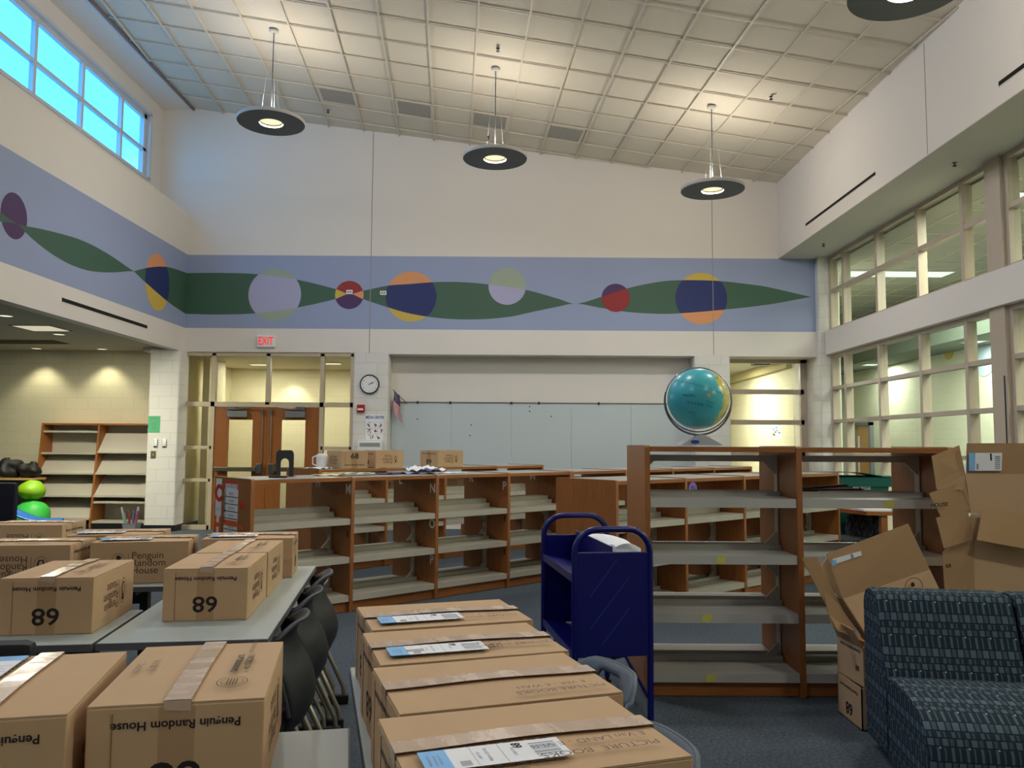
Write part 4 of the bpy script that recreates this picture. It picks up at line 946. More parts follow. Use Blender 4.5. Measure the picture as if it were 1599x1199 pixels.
# ================================================================ GLOBE
gl = thing('globe', 'large teal globe in a metal meridian ring on the tall bookcase', 'globe', (1.203, 5.12, 1.4685))
def globe_mat():
    t = NT('globe_map'); v = t.coord(); n = t.noise(v, 5.5, 6, .6); sp = t.n('ShaderNodeSeparateXYZ'); t.l(t.coord(), sp.inputs[0])
    # land along the right limb: a tapering western coast of two continents
    X, Z = sp.outputs[0], sp.outputs[2]
    cx = t.math('ADD', .078, t.math('MULTIPLY', t.math('ABSOLUTE', t.math('ADD', Z, -.02)), -.36)); wob = t.math('MULTIPLY', t.math('SUBTRACT', n, .5), .16)
    land = t.math('GREATER_THAN', t.math('SUBTRACT', t.math('ADD', X, wob), cx), .045)
    land = t.math('MULTIPLY', land, t.math('GREATER_THAN', t.math('ABSOLUTE', t.math('ADD', Z, t.math('MULTIPLY', X, .55))), .028 if False else -1))
    pole = t.math('LESS_THAN', Z, -.178)
    ocean = t.mix(t.noise(v, 3, 3), s(36, 150, 168), s(86, 190, 196))
    lc = t.ramp(t.noise(v, 14, 5), [(.35, s(34, 110, 84)), (.5, s(196, 190, 96)), (.62, s(206, 170, 70))])
    col = t.mix(land, ocean, lc); col = t.mix(pole, col, s(190, 200, 206))
    tl = t.math('ADD', Z, t.math('MULTIPLY', X, .32)); eq = t.math('LESS_THAN', t.math('ABSOLUTE', t.math('SUBTRACT', tl, .062)), .0014)
    col = t.mix(eq, col, s(24, 70, 84))
    return t.bsdf(col, .28, 0, None, 0, 0, .4)
b = MB(); Rg = .194; b.lathe([(Rg*math.sin(PI*i/40), -Rg*math.cos(PI*i/40)) for i in range(41)], 64); o = b.build('map_ball', globe_mat(), gl, True, True); o.location = (0, 0, .297)
b = MB(); b.tube([((Rg+.012)*math.cos(2*PI*i/64), 0, (Rg+.012)*math.sin(2*PI*i/64)) for i in range(64)], .004, 8, closed=True); o = b.build('meridian_ring', M['chrome'], gl, True); o.location = (-.002, -.004, .292); o.rotation_euler = (0, R(8), R(-16))
b = MB(); b.tube([(.214*math.cos(R(a)), 0, .214*math.sin(R(a))) for a in range(-196, 17, 6)], .006, 8); o = b.build('cradle_arm', M['galv'], gl, True); o.location = (0, 0, .281)
b = MB(); b.prism([(-.128, 0), (.128, 0), (.124, .008), (.03, .058), (.012, .068), (-.012, .068), (-.03, .058), (-.124, .008)], -.10, .10, 1); b.build('base', plain('globe_base', s(186, 188, 192), .35, metal=.3), gl)
MB().lathe([(0, 0), (.02, 0), (.02, .002), (0, .002)], 16, 0, Matrix.Translation((-.045, -.1015, .022)) @ Matrix.Rotation(PI/2, 4, 'X') @ Matrix.Diagonal((1.4, .6, 1, 1))).build('blue_sticker', M['blueink'], gl)
def on_globe(b, st, size, lon, lat, roll, mi=0):
    n = Vector((math.sin(lon)*math.cos(lat), -math.cos(lon)*math.cos(lat), math.sin(lat))); r = Vector((math.cos(lon), math.sin(lon), 0)); up = n.cross(r)
    T = Matrix((r, up, n)).transposed().to_4x4(); T.translation = n*(Rg+.0012); b.text(st, size, T @ Matrix.Rotation(roll, 4, 'Z'), mi)
b = MB(); on_globe(b, 'PACIFIC', .024, -.50, .05, -.08); on_globe(b, 'O C E A N', .022, -.32, -.20, -.20)
for (lo, la) in ((.17, -.16), (.14, -.27)): on_globe(b, 'ISLANDS', .012, lo, la, -.45)
on_globe(b, 'AUSTRAL', .010, -.45, -.5, -.2); b.build('sea_lettering', plain('sea_ink', s(20, 74, 92), .5), gl).location = (0, 0, .297)
b = MB(); T = Matrix.Translation(Vector((.022, -.192, .012))*1.006) @ Matrix.Rotation(PI/2, 4, 'X'); b.lathe([(0, .0), (.012, .0), (.012, .001), (0, .001)], 16, 0, T); b.build('yellow_key', M['m_yellow'], gl).location = (0, 0, .297)

# ================================================================ OPENED CARTONS ON THE RIGHT
def slabs(name, mats, parent, items):
    b = MB()
    for (pts, t, mi) in items: b.slab([at(*p) - parent.location for p in pts], t, mi)
    return b.build(name, mats, parent)
CBM = [M['card'], M['card_in'], M['card_edge']]
# emptied carton standing on the floor with its narrow end to the aisle
c1 = thing('open_carton', 'emptied carton on the floor beside the lounge seat, 89 upside down', 'box', (2.07, 4.41, 0), R(0), 'emptied cartons')
b = MB(); x0, x1, y0, y1, h = -.24, .235, -.155, .15, .216; w = .006
b.box(x0, x1, y0, y0+w, .001, h).box(x0, x1, y1-w, y1, .001, h).box(x0, x0+w, y0, y1, .001, h).box(x1-w, x1, y0, y1, .001, h).box(x0, x1, y0, y1, .001, .007)
b.build('box_body', M['card'], c1)
F = frame((x0-.001, 0, h/2), (0, -1, 0), (0, 0, 1)) @ Matrix.Rotation(PI, 4, 'Z')
b = MB(); b.text('68', .085, F @ Matrix.Translation((0, .04, 0)), 0, .03); b.text('Penguin Random House', .023, F @ Matrix.Translation((0, -.065, 0)), 0, .02); b.build('carton_print', M['ink'], c1)
c2 = thing('open_carton', 'emptied carton stacked on the floor one, flaps bent outward', 'box', (2.08, 4.42, .2175), R(3), 'emptied cartons')
b = MB(); y0, y1 = -.15, .15
b.box(x0, x1, y0, y0+w, .0, h-.02).box(x0, x1, y1-w, y1, .0, h-.02).box(x0, x0+w, y0, y1, .0, h-.01).box(x1-w, x1, y0, y1, .0, h-.02).box(x0, x1, y0, y1, .0, .006)
b.build('box_body', M['card'], c2)
MB().slab([(x0, y1, h-.02), (x0, y0, h-.02), (x0-.045, y0+.02, h+.075), (x0-.045, y1-.01, h+.085)], .005).build('end_flap', M['card_in'], c2)
MB().slab([(x0+.01, y0, h-.02), (x1, y0, h-.02), (x1, y0-.04, h+.10), (x0+.03, y0-.04, h+.10)], .005).build('side_flap', M['card_in'], c2)
b = MB(); F = frame((x0-.001, 0, h/2+.005), (0, -1, 0), (0, 0, 1)) @ Matrix.Rotation(PI, 4, 'Z'); b.text('Penguin Random House', .023, F @ Matrix.Translation((0, -.06, 0)), 0, .02); b.text('68', .04, F @ Matrix.Translation((-.08, .03, 0)), 0, .03); b.build('carton_print', M['ink'], c2)
# tilted open carton leaning on the tall bookcase
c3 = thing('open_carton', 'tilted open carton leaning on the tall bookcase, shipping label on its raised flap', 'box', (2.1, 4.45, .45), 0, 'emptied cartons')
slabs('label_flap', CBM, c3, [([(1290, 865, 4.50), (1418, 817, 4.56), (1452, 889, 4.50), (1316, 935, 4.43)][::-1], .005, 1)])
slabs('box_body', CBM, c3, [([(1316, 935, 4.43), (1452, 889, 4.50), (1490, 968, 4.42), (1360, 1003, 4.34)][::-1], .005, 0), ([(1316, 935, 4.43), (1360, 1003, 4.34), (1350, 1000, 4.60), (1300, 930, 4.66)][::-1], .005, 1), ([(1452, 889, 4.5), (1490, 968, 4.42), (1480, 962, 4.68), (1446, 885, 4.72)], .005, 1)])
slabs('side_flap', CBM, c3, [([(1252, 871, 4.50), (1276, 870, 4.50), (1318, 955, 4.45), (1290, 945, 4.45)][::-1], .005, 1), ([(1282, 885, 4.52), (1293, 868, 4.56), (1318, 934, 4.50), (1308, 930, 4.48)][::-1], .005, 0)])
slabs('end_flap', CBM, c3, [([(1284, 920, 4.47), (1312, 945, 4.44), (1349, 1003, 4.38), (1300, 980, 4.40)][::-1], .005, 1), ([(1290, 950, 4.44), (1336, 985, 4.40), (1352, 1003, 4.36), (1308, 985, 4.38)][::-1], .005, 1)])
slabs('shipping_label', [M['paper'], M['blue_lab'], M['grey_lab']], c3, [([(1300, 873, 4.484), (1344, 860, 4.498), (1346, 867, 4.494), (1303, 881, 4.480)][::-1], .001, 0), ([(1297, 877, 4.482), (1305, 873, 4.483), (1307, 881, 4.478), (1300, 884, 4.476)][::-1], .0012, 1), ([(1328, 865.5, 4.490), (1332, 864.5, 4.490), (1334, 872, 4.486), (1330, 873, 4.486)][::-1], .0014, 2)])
b = MB(); T = frame(at(1427, 917, 4.440)-c3.location, at(1452, 905, 4.45)-at(1427, 917, 4.44), at(1420, 900, 4.455)-at(1427, 917, 4.44))
b.ring(.046, .049, 30, 0, T, 1.1); b.lathe([(0, 0), (.012, 0), (.012, .0004), (0, .0004)], 12, 0, T @ Matrix.Translation((.0, .015, 0))); b.build('penguin_ring', M['ink'], c3)
# tall pile of opened cartons at the right edge
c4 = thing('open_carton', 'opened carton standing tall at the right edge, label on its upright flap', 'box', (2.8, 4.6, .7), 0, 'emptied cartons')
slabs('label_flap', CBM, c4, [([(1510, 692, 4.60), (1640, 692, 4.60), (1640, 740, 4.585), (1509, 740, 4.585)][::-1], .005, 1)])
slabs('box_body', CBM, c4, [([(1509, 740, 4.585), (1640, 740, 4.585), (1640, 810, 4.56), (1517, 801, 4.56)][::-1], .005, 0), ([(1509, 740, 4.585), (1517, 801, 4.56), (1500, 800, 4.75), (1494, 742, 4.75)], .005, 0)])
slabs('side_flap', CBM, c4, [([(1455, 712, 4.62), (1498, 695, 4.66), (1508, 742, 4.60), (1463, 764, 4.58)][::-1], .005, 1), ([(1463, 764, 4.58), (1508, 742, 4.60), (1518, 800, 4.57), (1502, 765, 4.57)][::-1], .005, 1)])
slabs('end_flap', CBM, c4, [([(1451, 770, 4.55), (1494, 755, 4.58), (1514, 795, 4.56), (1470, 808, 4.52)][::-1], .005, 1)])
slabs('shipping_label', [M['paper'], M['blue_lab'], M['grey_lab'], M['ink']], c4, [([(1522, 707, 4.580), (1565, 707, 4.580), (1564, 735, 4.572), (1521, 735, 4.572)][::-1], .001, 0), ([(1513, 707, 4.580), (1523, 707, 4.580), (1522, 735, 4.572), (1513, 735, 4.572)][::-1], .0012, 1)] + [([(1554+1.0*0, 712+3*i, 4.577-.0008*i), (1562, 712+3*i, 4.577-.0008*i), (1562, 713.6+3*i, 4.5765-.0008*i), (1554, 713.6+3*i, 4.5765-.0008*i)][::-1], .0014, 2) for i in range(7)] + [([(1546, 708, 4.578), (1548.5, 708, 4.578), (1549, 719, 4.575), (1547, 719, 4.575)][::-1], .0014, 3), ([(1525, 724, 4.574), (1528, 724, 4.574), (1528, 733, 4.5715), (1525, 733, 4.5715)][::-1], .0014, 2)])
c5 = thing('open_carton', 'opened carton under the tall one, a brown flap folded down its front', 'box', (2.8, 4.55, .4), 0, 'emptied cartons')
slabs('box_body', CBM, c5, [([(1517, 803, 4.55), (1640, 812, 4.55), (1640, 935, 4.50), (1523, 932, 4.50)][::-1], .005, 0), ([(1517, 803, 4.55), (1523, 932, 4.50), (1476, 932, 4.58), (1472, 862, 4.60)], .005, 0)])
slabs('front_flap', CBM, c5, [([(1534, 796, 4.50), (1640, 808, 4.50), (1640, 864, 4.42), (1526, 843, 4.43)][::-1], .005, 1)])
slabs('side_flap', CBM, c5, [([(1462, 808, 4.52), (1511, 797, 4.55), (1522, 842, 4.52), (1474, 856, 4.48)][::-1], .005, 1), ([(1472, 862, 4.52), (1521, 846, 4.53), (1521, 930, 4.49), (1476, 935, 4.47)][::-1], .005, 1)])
b = MB()
for (u, v, st) in ((1479, 883, '68'), (1465, 788, 'HOUSE')):
    T = frame(at(u, v, 4.485 if u > 1470 else 4.525)-c5.location+Vector((0, -.012, 0)), (1, -.05, .1), (-.1, 0, 1)); b.text(st, .03, T, 0, .02)
b.build('carton_print', M['ink'], c5)
c6 = thing('open_carton', 'lowest carton of the right-edge pile, hidden behind the lounge seats', 'box', (2.74, 4.55, 0), R(2), 'emptied cartons')
MB().box(-.24, .24, -.15, .15, .001, .40).build('box_body', M['card'], c6)

# ================================================================ ALCOVE
ds = thing('display_bookcase', 'oak display bookcase with slanted putty metal shelves in the alcove', 'bookcase', (-8.075, 14.17, 0))
DW = .975
def side_panel(x): return MB().prism([(0, 0), (-.47, 0), (-.47, .09), (-.30, 1.79), (0, 1.79)], x-.016, x+.016, 0)
for k in range(3): side_panel(k*DW).build('upright', M['wood_v'], ds)
for k in range(2):
    xa, xb = k*DW+.018, (k+1)*DW-.018
    MB().box(xa, xb, -.30, -.005, 1.758, 1.788).build('top_board', M['wood_x'], ds); MB().box(xa, xb, -.015, -.004, .05, 1.76).build('back_panel', M['shelf'], ds); MB().box(xa, xb, -.45, -.43, .003, .09).build('kick_plate', M['black'], ds)
    fr = lambda z: -.30-.17*(1.79-z)/1.7
    flat = ((1.66, 1.285) if k == 0 else (.46, .13)); sl = ((.92, .54, .16) if k == 0 else (1.285, .92, .54))
    for z in flat: MB().box(xa, xb, fr(z)+.01, -.016, z-.035, z).build('flat_shelf', M['shelf'], ds)
    for z in sl:
        b = MB(); f = fr(z); b.slab([(xa, f+.01, z+.02), (xb, f+.01, z+.02), (xb, -.09, z+.335), (xa, -.09, z+.335)], .006); b.box(xa, xb, f-.015, f+.012, z-.01, z+.025); b.build('slanted_shelf', M['shelf'], ds)
def blob(name, label, cat, loc_, r, m, seed, amp=.12, flat=.0, group=None):
    b = MB(); n1, n2 = 28, 18; rnd = random.Random(seed); ph = [rnd.uniform(0, 6) for _ in range(6)]
    def f(u, v):
        a = 2*PI*u; t = PI*v; k = 1+amp*(math.sin(3*a+ph[0])*math.sin(t)*.5+math.sin(2*t*2+ph[1]+a)*.4+math.sin(5*a+ph[2]+3*t)*.2*math.sin(t))
        z = -math.cos(t)*r[2]*k; return Vector((r[0]*math.sin(t)*math.cos(a)*k, r[1]*math.sin(t)*math.sin(a)*k, max(z, -r[2]*.86)))
    o = b.surf(f, n1, n2).build(name, M[m] if isinstance(m, str) else m, None, True, True); tag(o, label, cat, group); o.location = loc_; return o
blob('bean_bag', 'lime green bean bag at the left end of the display bookcase, upper one', 'bean bag', (-7.47, 12.62, .705), (.19, .19, .16), 'lime', 3, .06, group='bean bags')
blob('bean_bag', 'bright green bean bag under the lime one', 'bean bag', (-7.45, 12.62, .285), (.27, .27, .275), 'lgreen', 5, .06, group='bean bags')
for i, (x, y, z, rx, rz, lb, sd) in enumerate(((-8.34, 13.42, 1.014, .19, .165, 'black mesh bag with a peaked top at the left edge of the alcove', 1), (-7.98, 13.42, .985, .16, .135, 'black mesh bag lying against the display bookcase', 9))):
    blob('mesh_bag', lb, 'bag', (x, y, z), (rx, .18, rz), 'black', sd, .34, group='black bags')
o = thing('low_cabinet', 'tan-topped low cabinet carrying the black bags', 'cabinet', (-8.40, 13.42, 0))
MB().box(-.5, .56, -.21, .21, .835, .865).build('top_board', plain('tan_top', s(196, 160, 108), .5), o); MB().box(-.47, .53, -.19, .19, .002, .835).build('cabinet_body', M['black'], o)
o = thing('scoop_rocker', 'blue plastic scoop rocker chair in front of the bean bags', 'chair', (-6.92, 11.85, 0), R(14))
b = MB(); b.surf(lambda u, v: Vector(((u-.5)*.62, (v-.5)*.40, .285+.10*((u-.72)*1.7)**2*(1 if u < .72 else .15)+.03*(2*v-1)**2)), 18, 10); solidify(b.build('scoop_seat', M['blue_pl'], o, True), .03)
MB().tube([(-.24, -.13, .27), (-.1, -.13, .02), (.15, -.13, .018), (.25, -.13, .27)], .02, 8).tube([(-.24, .13, .27), (-.1, .13, .02), (.15, .13, .018), (.25, .13, .27)], .02, 8).build('runner', M['blue_pl'], o, True)
o = MB().lathe([(0, 0), (.16, 0), (.18, .1), (.16, .22), (.10, .255), (0, .26)], 24).build('floor_cushion', M['lime'], None, True); loc(tag(o, 'lime green floor cushion half under the blue rocker', 'cushion'), -7.30, 11.70, .001)
# poster basket by the column
o = thing('wire_basket', 'grey wire basket of rolled posters beside the block column', 'basket', (-6.12, 13.12, 0))
b = MB(); b.prism([(-.085, -.085), (.085, -.085), (.085, .085), (-.085, .085)], .002, .006)
for (ax, ay, bx, by) in ((-1, -1, 1, -1), (1, -1, 1, 1), (1, 1, -1, 1), (-1, 1, -1, -1)): b.slab([(ax*.085, ay*.085, .004), (bx*.085, by*.085, .004), (bx*.11, by*.11, .16), (ax*.11, ay*.11, .16)], .003)
b.build('basket_body', plain('grey_mesh', s(132, 134, 136), .5), o); MB().tube([(-.11, -.11, .16), (.11, -.11, .16), (.11, .11, .16), (-.11, .11, .16)], .005, 6, closed=True).build('basket_rim', M['galv'], o)
cols = (s(150, 160, 170), s(120, 140, 130), s(130, 50, 50), s(90, 90, 130), s(170, 170, 176), s(150, 60, 90))
nm = ('grey-blue', 'grey-green', 'dark red', 'slate violet', 'pale grey', 'plum'); ps = ((-.06, -.04, -.10, .42), (-.05, -.065, -.05, .33), (.0, -.02, -.06, .35), (.035, -.055, .02, .38), (.055, .0, .04, .42), (.065, -.05, .05, .36))
for i, (px, py, lean, h) in enumerate(ps):
    q = MB().tube([(px, py, .012), (px+lean, py, h)], .017, 10).build('rolled_poster', plain('roll_'+nm[i].replace(' ', '_'), cols[i], .6), None, True); tag(q, 'rolled '+nm[i]+' poster standing in the wire basket', 'poster', 'rolled posters'); q.location = o.location

# ================================================================ THINGS ON THE WALLS
PY = D+.0005
o = thing('wall_clock', 'round black-rimmed wall clock on the block pier', 'clock', (-2.403, PY, 2.478))
F = frame((0, 0, 0), (1, 0, 0), (0, 0, 1))
MB().lathe([(0, .001), (.165, .001), (.168, .03), (.160, .044), (.150, .045), (.147, .036)], 48, 0, F).build('rim', M['black'], o, True)
MB().disc(.149, 48, 0, F @ Matrix.Translation((0, 0, .034))).build('dial', M['white'], o)
b = MB()
for i in range(12): a = R(90-30*(i+1)); b.text(str(i+1), .03, F @ Matrix.Translation((.12*math.cos(a), .12*math.sin(a), .0352)), 0, .01)
b.build('numerals', M['ink'], o)
for nm, ln, an, w in (('hour_hand', .062, 58, .006), ('minute_hand', .085, 66, .004)):
    T = F @ Matrix.Rotation(R(90-an), 4, 'Z') @ Matrix.Translation((0, 0, .037)); MB().box(-.02, ln, -w, w, 0, .001, 0, T).build(nm, M['black'], o)
o = thing('fire_alarm', 'red fire alarm with a clear strobe on the block pier', 'fire alarm', (-2.545, PY, 2.062))
MB().box(-.064, .064, -.045, -.001, -.068, .068, bev=.008).build('housing', M['red'], o); MB().box(-.05, .045, -.062, -.045, -.032, .0, bev=.006).build('strobe', M['white'], o)
o = thing('media_poster', 'white MEDIA CENTER poster with rows of small figures', 'poster', (-2.307, PY, 1.747))
MB().box(-.148, .148, -.003, 0, -.215, .215).build('poster_sheet', M['paper'], o)
b = MB(); P = lambda x, z: frame((x, -.0036, z), (1, 0, 0), (0, 0, 1))
b.text('MEDIA CENTER', .068, P(0, .165) @ Matrix.Diagonal((.66, 1, 1, 1)), 0, .03)
for z, st in ((.075, 'Voice'), (-.03, 'Movement'), (-.13, 'Work')): b.text(st, .022, P(-.09, z), 1, .01); b.box(-.12, .14, -.0036, -.003, z+.012, z+.014, 1)
rr = random.Random(3)
for (z, xs) in ((.035, (-.09, .0, .09)), (-.065, (-.09, .01, .10)), (-.165, (-.05, .06))):
    for x in xs:
        for k in range(5): dx, dz = rr.uniform(-.03, .03), rr.uniform(-.025, .02); b.box(x+dx-.007, x+dx+.007, -.0036, -.003, z+dz-.012, z+dz+.012, 1 if k % 2 else 2)
b.build('poster_print', [M['blueink'], M['ink'], plain('maroon_ink', s(120, 34, 52), .8)], o)
o = thing('wall_unit', 'white wall unit with a grey grille just above the far bookcase', 'wall unit', (-2.36, PY, 1.36)); MB().box(-.21, .21, -.14, -.001, -.14, .15, bev=.01).build('housing', M['white'], o); MB().box(-.17, .17, -.146, -.138, .06, .12).build('grille', plain('unit_grille', s(150, 154, 160), .5), o)
for x, z, lb in ((-2.785, 4.072, 'white outlet plate in the centre of the small red mural circle'), (-2.203, 4.06, 'white outlet plate beside the big navy mural circle')):
    o = thing('outlet_plate', lb, 'outlet', (x, D-.0035, z), 0, 'outlet plates on the mural'); MB().box(-.055, .055, -.008, 0, -.036, .036, bev=.003).build('plate', M['white'], o)
    for sx in (-.02, .02): MB().box(sx-.013, sx+.013, -.0095, -.0078, -.013, .013).build('socket', plain('socket_brown', s(120, 84, 70), .5), o)
# whiteboard with its rail
o = thing('whiteboard', 'long glossy whiteboard of joined panels in the wall recess', 'whiteboard', (0, 14.028, 0))
wbm = plain('whiteboard_enamel', s(196, 206, 210), .22, .01)
for i in range(5): x0 = -2.07+1.046*i; MB().box(x0+.0015, x0+1.0445, -.018, 0, .92, 2.185).build('board_panel', wbm, o)
MB().box(-2.07, 3.155, -.03, 0, 2.186, 2.205).build('map_rail', M['chrome'], o)
MB().box(-2.07, 3.155, -.07, 0, .895, .918).build('marker_tray', M['chrome'], o)
for x in (-1.62, -1.05, .50, 1.55): MB().box(x-.016, x+.016, -.04, -.028, 2.165, 2.215).build('map_hook', M['dark'], o)
MB().box(.03-.03, .03+.01, -.045, -.028, 2.17, 2.21).build('map_hook', M['dark'], o)
for (x, z) in ((-1.62, 1.90), (-.68, 1.80), (-.70, 1.62), (.34, 2.13), (.34, 2.05), (.72, 1.96)): MB().lathe([(0, 0), (.012, 0), (.012, .008), (0, .008)], 12, 0, frame((x, -.0185, z), (1, 0, 0), (0, 0, 1))).build('magnet', M['black'], o)
# flag
o = thing('flag', 'small American flag hanging from a slanted pole at the whiteboard corner', 'flag', (-1.83, 13.995, 2.195))
MB().tube([(0, -.01, 0), (-.20, -.19, .205)], .006, 8).build('pole', plain('pole_brown', s(70, 54, 40), .5), o, True); MB().box(-.03, .03, -.02, .0, -.02, .012).build('bracket', M['galv'], o)
fm = [plain('flag_red', s(176, 40, 52), .8), plain('flag_white', s(226, 222, 224), .8), plain('flag_blue', s(40, 44, 90), .8)]
b = MB(); nu, nv = 26, 26
def fl(u, v): # u across stripes (hoist along the pole), v down the fly
    x = -.185+.085*u+.05*v*u+.01*math.sin(v*8); z = .185-.07*u-.36*v-.12*v*u; return Vector((x-.02*v*(1-u), -.165+.06*u+.022*math.sin(u*9+v*2), z))
for i in range(nu):
    for j in range(nv):
        u0, u1, v0, v1 = i/nu, (i+1)/nu, j/nv, (j+1)/nv; mi = 2 if (j/nv < .42 and i/nu < .9) else (i//2) % 2
        b.quad(fl(u0, v0), fl(u1, v0), fl(u1, v1), fl(u0, v1), mi)
b.build('flag_cloth', fm, o, True)
b = MB()
for i in range(6):
    for j in range(5): q = fl(.1+.14*i, .04+.08*j); b.box(q.x-.004, q.x+.004, q.y-.004, q.y-.002, q.z-.004, q.z+.004)
b.build('stars', M['paper'], o)
# column: green poster, two sensors, switch
CY = 13.3995
o = thing('green_notice', 'green paper notice on the block column', 'poster', (-5.945, CY, 1.765)); MB().box(-.10, .10, -.002, 0, -.14, .14).build('notice_sheet', M['teal_paper'], o)
b = MB(); P = lambda x, z: frame((x, -.0026, z), (1, 0, 0), (0, 0, 1)); b.text('NOTICE', .035, P(0, .10), 0); b.ring(.03, .034, 20, 0, P(0, .0)); b.text('please', .03, P(0, -.06), 0); b.build('notice_print', plain('green_print', s(60, 130, 96), .8), o)
for x, lb in ((-5.91, 'white thermostat on the block column, left of the pair'), (-5.76, 'white thermostat on the block column, right of the pair')):
    o = thing('thermostat', lb, 'thermostat', (x, CY, 1.463), 0, 'thermostats'); MB().box(-.036, .036, -.03, -.001, -.062, .062, bev=.01).build('housing', M['white'], o, True); MB().box(-.028, .028, -.026, -.002, -.069, -.063).build('vent_strip', M['dark'], o)
o = thing('light_switch', 'brushed brown switch plate low on the block column', 'switch', (-5.94, CY, 1.26)); MB().box(-.042, .042, -.006, -.0005, -.062, .062, bev=.002).build('plate', plain('bronze_plate', s(118, 108, 84), .4, metal=.4), o); MB().box(-.006, .006, -.014, -.006, -.012, .012).build('toggle', M['alm'], o)
# poster in the office beyond
o = thing('office_poster', 'small bright poster on the office wall right of the globe', 'poster', (5.398, 16.2, 1.78)); MB().box(-.002, 0, -.30, .30, -.17, .19).build('poster_sheet', M['paper'], o)
b = MB(); rr = random.Random(8)
for k in range(16): y, z, w = rr.uniform(-.26, .18), rr.uniform(-.14, .14), rr.uniform(.03, .09); b.box(-.0035, -.002, y, y+w*1.5, z, z+w*.5, k % 3)
b.build('poster_print', [M['ink2'], plain('poster_teal', s(90, 150, 160), .8), M['m_yellow']], o)
o = MB().box(-.16, .16, -.12, .12, -.07, 0, bev=.02).build('projector', M['dark']); loc(tag(o, 'dark projector under the office ceiling right of the whiteboard', 'projector'), 5.02, 16.0, 3.145)
for (x, lb) in ((4.02, 'small dark desk gadget seen low through the office window, left'), (4.30, 'small dark desk gadget seen low through the office window, right')):
    loc(tag(MB().lathe([(0, 0), (.05, 0), (.05, .05), (.03, .10), (0, .10)], 16).build('desk_gadget', M['dark'], None, True), lb, 'gadget', 'office desk gadgets'), x, 14.75, .951)
o = thing('office_desk', 'cream office desk behind the window right of the whiteboard', 'desk', (4.4, 14.85, 0)); MB().box(-.6, .7, -.3, .5, .92, .95).build('desk_top', M['alm'], o); MB().box(-.58, .68, -.2, .48, .01, .92).build('desk_body', M['alm'], o)

# ================================================================ BEHIND THE TALL BOOKCASE
o = thing('recycling_bin', 'green plastic wheeled bin behind the tall bookcase, corner raised', 'bin', (4.33, 10.07, 0), R(-6))
b = MB(); vs = []
for (z, w, d_) in ((.02, .24, .22), (.98, .30, .27), (.985, .335, .30), (1.09, .335, .30), (1.10, .345, .31)): vs.append([(-w, -d_, z), (w, -d_, z), (w, d_, z), (-w, d_, z)])
for i in range(4): b.add(vs[i]+vs[i+1], [(k, (k+1) % 4, 4+(k+1) % 4, 4+k) for k in range(4)])
b.add(vs[0], [(3, 2, 1, 0)]); b.build('bin_body', M['green_bin'], o)
b = MB(); b.surf(lambda u, v: Vector(((u-.5)*.70, (v-.5)*.62, 1.102+.05*(1-u)*(1-.3*v)+.02*math.sin(u*4))), 10, 8).box(.33, .40, -.20, .20, 1.085, 1.11, bev=.008); solidify(b.build('bin_lid', M['green_bin'], o), .008)
MB().text('RECYCLE', .05, frame((-.02, -.288, .965), (1, 0, 0), (0, 0, 1)), 0, .02).build('bin_lettering', M['paper'], o)
for sx in (-1, 1): MB().lathe([(0, -.02), (.09, -.02), (.1, -.01), (.1, .01), (.09, .02), (0, .02)], 24, 0, Matrix.Translation((sx*.27, .20, .101)) @ Matrix.Rotation(PI/2, 4, 'Y')).build('wheel', M['black'], o, True)
o = thing('oak_table', 'oak-edged table with white papers behind the tall bookcase', 'table', (4.30, 9.22, 0), R(0))
b = MB(); b.prism([(-.48, .45), (-.30, -.18), (.6, -.26), (.6, .5)], .70, .742, 2); b.build('table_top', M['wood_x'], o); MB().prism([(-.45, .43), (-.285, -.16), (.59, -.24), (.59, .48)], .742, .744, 2).build('laminate', M['lam'], o)
for (x, y) in ((-.10, -.14), (.5, -.16), (.0, .40), (.5, .4)): MB().box(x-.035, x+.035, y-.035, y+.035, .002, .70).build('leg', M['wood_v'], o)
for (x, y, r_, lb) in ((4.12, 9.20, .2, 'white paper pile on the oak-edged table, left'), (4.52, 9.18, -.1, 'white paper pile on the oak-edged table, right')):
    q = MB().box(-.17, .17, -.12, .12, 0, .02).build('paper_pile', M['paper']); tag(q, lb, 'paper', 'paper piles on the oak table'); loc(q, x, y, .7445, r_)
o = thing('tub_chair', 'dark flecked tub chair beside the oak-edged table', 'chair', (3.62, 8.85, 0), R(-70), 'tub chairs')
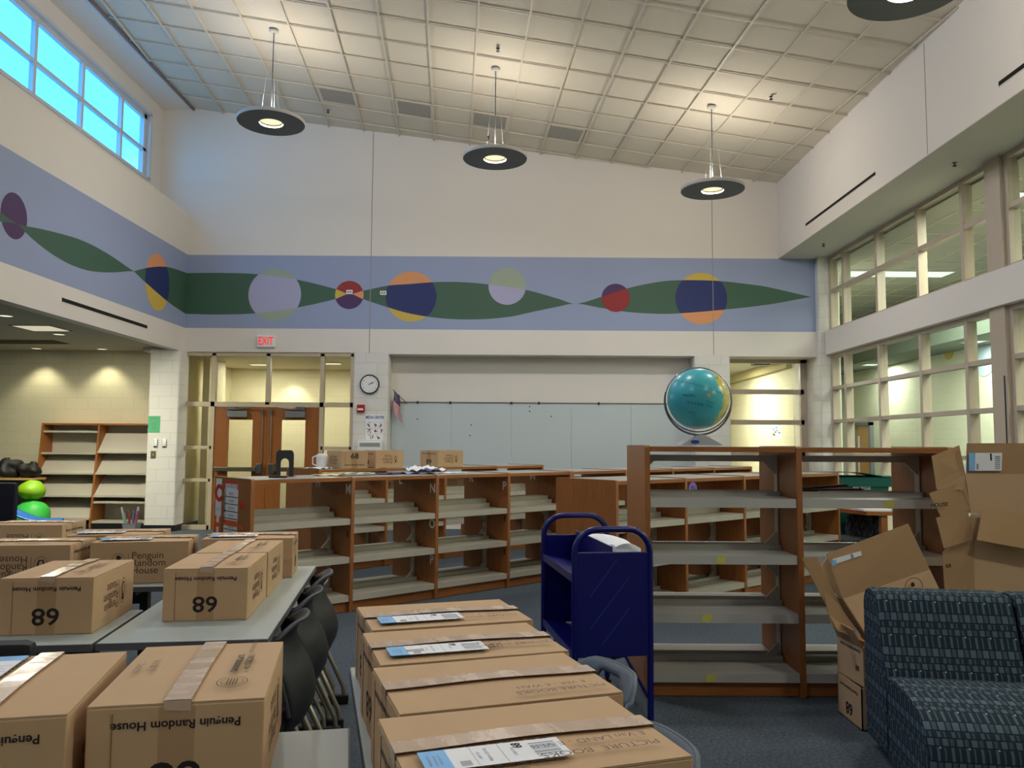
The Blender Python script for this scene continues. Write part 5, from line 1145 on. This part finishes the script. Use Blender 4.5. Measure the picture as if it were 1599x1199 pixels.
def tubmat():
    t = NT('dark_fleck_fabric'); v = t.coord(); n = t.noise(t.coord(scale=(60, 60, 22)), 1.0, 2)
    return t.bsdf(t.ramp(n, [(.5, s(20, 28, 32)), (.58, s(70, 84, 88))]), .9)
tm = tubmat()
o.location = (3.98, 9.42, 0)
b = MB(); b.prism([(-.22, .02), (-.25, .5), (-.22, .63), (-.12, .69), (.12, .69), (.22, .63), (.25, .5), (.22, .02)], .14, .30, 1); b.build('backrest', tm, o, True)
MB().box(-.25, .25, -.28, .14, .06, .42, bev=.04).build('seat', tm, o, True)
for (sx, sy) in ((-1, -1), (1, -1), (-1, 1), (1, 1)): MB().box(sx*.2-.02, sx*.2+.02, sy*.2-.02, sy*.2+.02, .001, .07).build('leg', M['black'], o)
o = MB().lathe([(0, 0), (.15, 0), (.19, .12), (.2, .25), (.16, .36), (0, .40)], 24).build('blue_ball', M['blueink'], None, True); loc(tag(o, 'glossy blue round seat under the oak-edged table', 'seat'), 4.52, 9.50, .001)
for (p0, p1, lb) in (((1212, 766, 5.20), (1322, 758, 5.42), 'dark brown wooden stick propped across the tall bookcase shelf, upper one'), ((1238, 766.5, 5.17), (1345, 764.5, 5.30), 'dark brown wooden stick propped across the tall bookcase shelf, lower one')):
    q0, q1 = at(*p0), at(*p1); q = MB().tube([(0, 0, 0), tuple(q1-q0)], .011, 8).build('wooden_stick', plain('dark_stick', s(66, 36, 24), .5), None, True); tag(q, lb, 'stick', 'wooden sticks'); q.location = q0

# ---------------------------------------------------------------- render look
SC.view_settings.view_transform = 'Standard'; SC.view_settings.look = 'None'; SC.view_settings.gamma = 1; SC.view_settings.use_curve_mapping = False
SC.view_settings.exposure = 0.0
cy = SC.cycles
cy.use_denoising = True
try: cy.denoiser = 'OPENIMAGEDENOISE'; cy.denoising_prefilter = 'ACCURATE'; cy.denoising_input_passes = 'RGB_ALBEDO_NORMAL'
except Exception: pass
cy.max_bounces = 7; cy.diffuse_bounces = 5; cy.glossy_bounces = 3; cy.transparent_max_bounces = 10; cy.sample_clamp_indirect = 6
cy.caustics_reflective = False; cy.caustics_refractive = False
